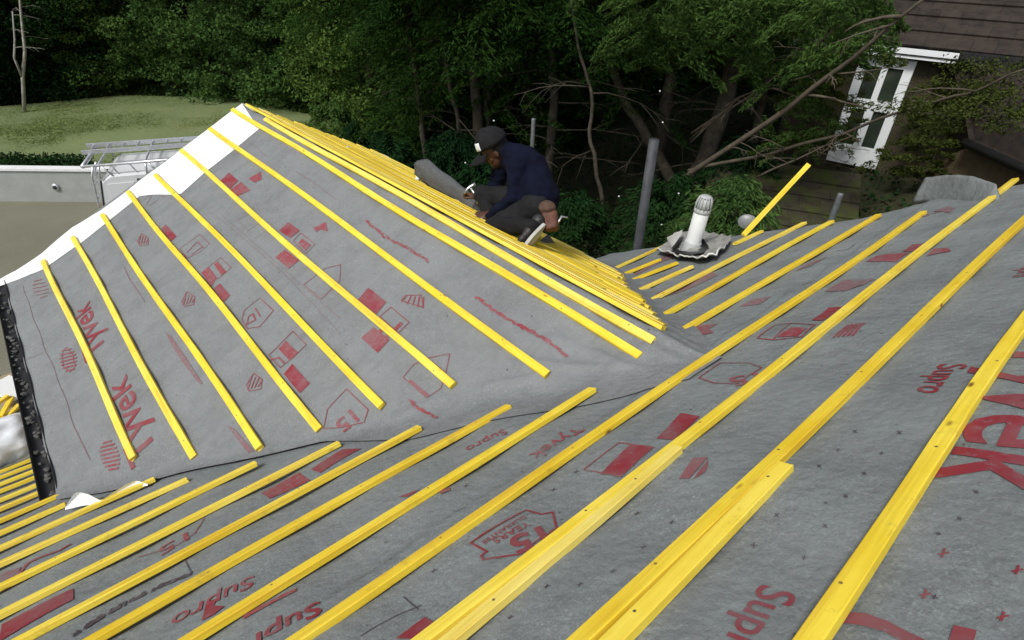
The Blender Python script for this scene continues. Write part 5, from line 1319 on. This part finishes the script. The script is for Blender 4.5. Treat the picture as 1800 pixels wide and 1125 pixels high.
stem_tree([(1015, 80), (1040, 160), (1038, 250), (1055, 330)], .035, 'thin wavy pale stem between the worker and the grey post', 9, 7, (10.2, 10.1, 10.0, 10.0), None)
stem_tree([(795, 170), (812, 240)], .05, 'thin stem left of the worker in the dark undergrowth', 14, 8, (12.0, 12.0), CC[0], .7, 4.9)
stem_tree([(720, 60), (735, 160), (745, 240)], .06, 'thin stem in the deepest shade left of the worker', 14, 9, (13.2, 13.0, 13), CC[1], .85, 4.7)
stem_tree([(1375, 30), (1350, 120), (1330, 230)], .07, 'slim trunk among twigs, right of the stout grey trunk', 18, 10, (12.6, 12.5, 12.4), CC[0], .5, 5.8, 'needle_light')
# two long boughs reaching over towards the neighbour's window
def bough(pix, dists, r, label, seed, leaves_n=0):
    P = [at_dist(a, b, d) for (a, b), d in zip(pix, dists)]; fine = []
    for a, b in zip(P, P[1:]):
        for k in range(5): fine.append(a.lerp(b, k/5)+Vector((0, 0, .015*math.sin(len(fine)*1.1))))
    fine.append(P[-1]); bm = bmesh.new(); trunk_bm(bm, fine, [r*(1-.7*i/len(fine)) for i in range(len(fine))], 9, seed, (.35, .9), (.15, .95), r*.35)
    return bm, fine
bt = empty('conifer', (11.4, 6.3, terr(11.4, 6.3)), 'spreading tree whose long bare boughs cross in front of the white window', 'tree')
for k, (pix, ds, r) in enumerate([([(1170, 335), (1385, 190), (1500, 100), (1640, -15)], (10.6, 9.6, 9.2, 8.8), .05), ([(1210, 300), (1360, 268), (1480, 235), (1600, 190), (1700, 165), (1800, 122)], (10.6, 10.2, 10.0, 9.6, 9.2, 8.8), .032),
                                   ([(1215, 235), (1330, 160), (1420, 95), (1480, 40)], (11, 10.5, 10.2, 10), .022), ([(1215, 250), (1300, 170), (1390, 140), (1515, 110)], (11, 10.6, 10.3, 10.1), .018), ([(1330, 312), (1420, 270), (1500, 238)], (10.2, 10, 9.8), .02)]):
    bm, fine = bough(pix, ds, r, '', 70+k); link('bough', bm_mesh(bm, True), MAT['twig'], bt)
g = random.Random(5)
# light green sprays hanging into the top right of the view
PL = []
for k in range(150):
    px = g.uniform(1060, 1545); py = g.uniform(-70, 150)*(1-.35*abs(px-1330)/260); d = g.uniform(9.5, 12)
    PL.append((px, py-20, d, g.uniform(.5, 1.1), g.choice((-1, 1))*g.uniform(.4, 1), g.uniform(-.7, -.1)))
link('crown', sprays(PL, 300, .022, 5, .15), MAT['needle_light'], bt)
PL = [(g.uniform(1560, 1800), g.uniform(150, 240)-0*k, g.uniform(8.9, 10.0), g.uniform(.25, .5), g.choice((-1, 1)), g.uniform(-.3, .2)) for k in range(16)]
PL += [(g.uniform(1490, 1600), g.uniform(60, 300), g.uniform(9.6, 11.2), g.uniform(.2, .4), g.choice((-1, 1)), g.uniform(-.4, .2)) for k in range(7)]
link('foliage', sprays(PL, 150, .018, 6, .33), MAT['moss'], bt)
PL = [(g.uniform(1330, 1470), g.uniform(110, 260), g.uniform(10.2, 11.2), g.uniform(.35, .8), g.choice((-1, 1))*g.uniform(.4, 1), g.uniform(-.8, -.2)) for k in range(30)]
link('foliage', sprays(PL, 150, .018, 7, .14), MAT['needle_light'], bt)
mo = link('moss', np_mesh(leaves(MOSS_P, .030, np.random.default_rng(2), .9, 1.5)), MAT['moss'], nb); mo['kind'] = 'stuff'
iv = empty('climbing_plant', NP(2.2, -.15, 2.6), 'mossy green climber spreading over the neighbour\'s wall beside the white window', 'climber')
g4 = random.Random(17); PL = []
for k in range(16):
    px, py = g4.uniform(1608, 1670), g4.uniform(112, 240); PL.append((px, py, 12.3, g4.uniform(.25, .5), g4.choice((-1, 1)), g4.uniform(-.7, -.1)))
for k in range(22):
    px, py = g4.uniform(1560, 1690), g4.uniform(240, 305); PL.append((px, py, 11.9, g4.uniform(.2, .4), g4.choice((-1, 1)), g4.uniform(-.4, .3)))
for k in range(30):
    px, py = g4.uniform(1400, 1490), g4.uniform(95, 250); PL.append((px, py, 12.2, g4.uniform(.3, .6), g4.choice((-1, 1)), g4.uniform(-.7, 0)))
link('foliage', sprays(PL, 150, .022, 23, .18), MAT['moss'], iv)
# undergrowth
UB = [np_mesh(conifer_crown(81+i, .0, 1.5, 1.5, 75, 170, .026)) for i in range(3)]
ul = [('low dark bush under the trees, left of the worker', (690, 300, 10.5)), ('bright green bush right of the gable peak, at the far edge of the lawn', (585, 225, 20.0)), ('dark bush behind the kneeling worker', (1000, 390, 9.6)), ('ivy-covered bush with white flowers, left of the vent pipe', (1170, 360, 9.8)), ('green bush behind the foot of the propped-up batten', (1280, 375, 9.2)), ('broad dark bush in the shade above the yellow boards', (800, 280, 11.5)), ('dark bush just beyond the far end of the yellow boards', (640, 262, 14.0)),
      ('ferny green bush under the curling membrane flap', (860, 330, 10.4)), ('bush among twigs below the stout grey trunk', (1300, 300, 11.6))]
for i, (lb, (px, py, d)) in enumerate(ul):
    q = at_dist(px, py, d); s = 1.0 if d < 15 else 1.35
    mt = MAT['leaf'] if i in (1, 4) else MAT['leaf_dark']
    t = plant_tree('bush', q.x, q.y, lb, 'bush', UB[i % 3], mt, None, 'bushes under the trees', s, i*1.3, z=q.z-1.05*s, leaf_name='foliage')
gr2 = np.random.default_rng(9); n = 40000
X = gr2.uniform(5, 26, n); Y = gr2.uniform(2, 24, n); Zs = np.array([terr(a, b) for a, b in zip(X, Y)]); P = np.stack([X, Y, Zs+gr2.uniform(0, .28, n)**1.2], 1)
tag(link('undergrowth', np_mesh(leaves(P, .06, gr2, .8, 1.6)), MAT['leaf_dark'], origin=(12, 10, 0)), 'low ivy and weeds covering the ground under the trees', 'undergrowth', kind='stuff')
# small white flowers caught among the twigs
fp = [(868, 212, 9.5), (1160, 160, 10), (1165, 215, 10), (1193, 340, 9), (1088, 345, 9.2), (818, 286, 9.5), (1163, 395, 9)]
bm = bmesh.new()
for k, (a, b, d) in enumerate(fp):
    c = at_dist(a, b, d)
    for j in range(5):
        an = j*1.257+k; e = RX*math.cos(an)+UP*math.sin(an); ball(bm, c+e*.008, .008, .007, .006, None, 1)
o = tag(link('white_flowers', bm_mesh(bm, True), MAT['white_sheet']), 'tiny white blossoms dotted among the dark twigs', 'flowers', kind='stuff')
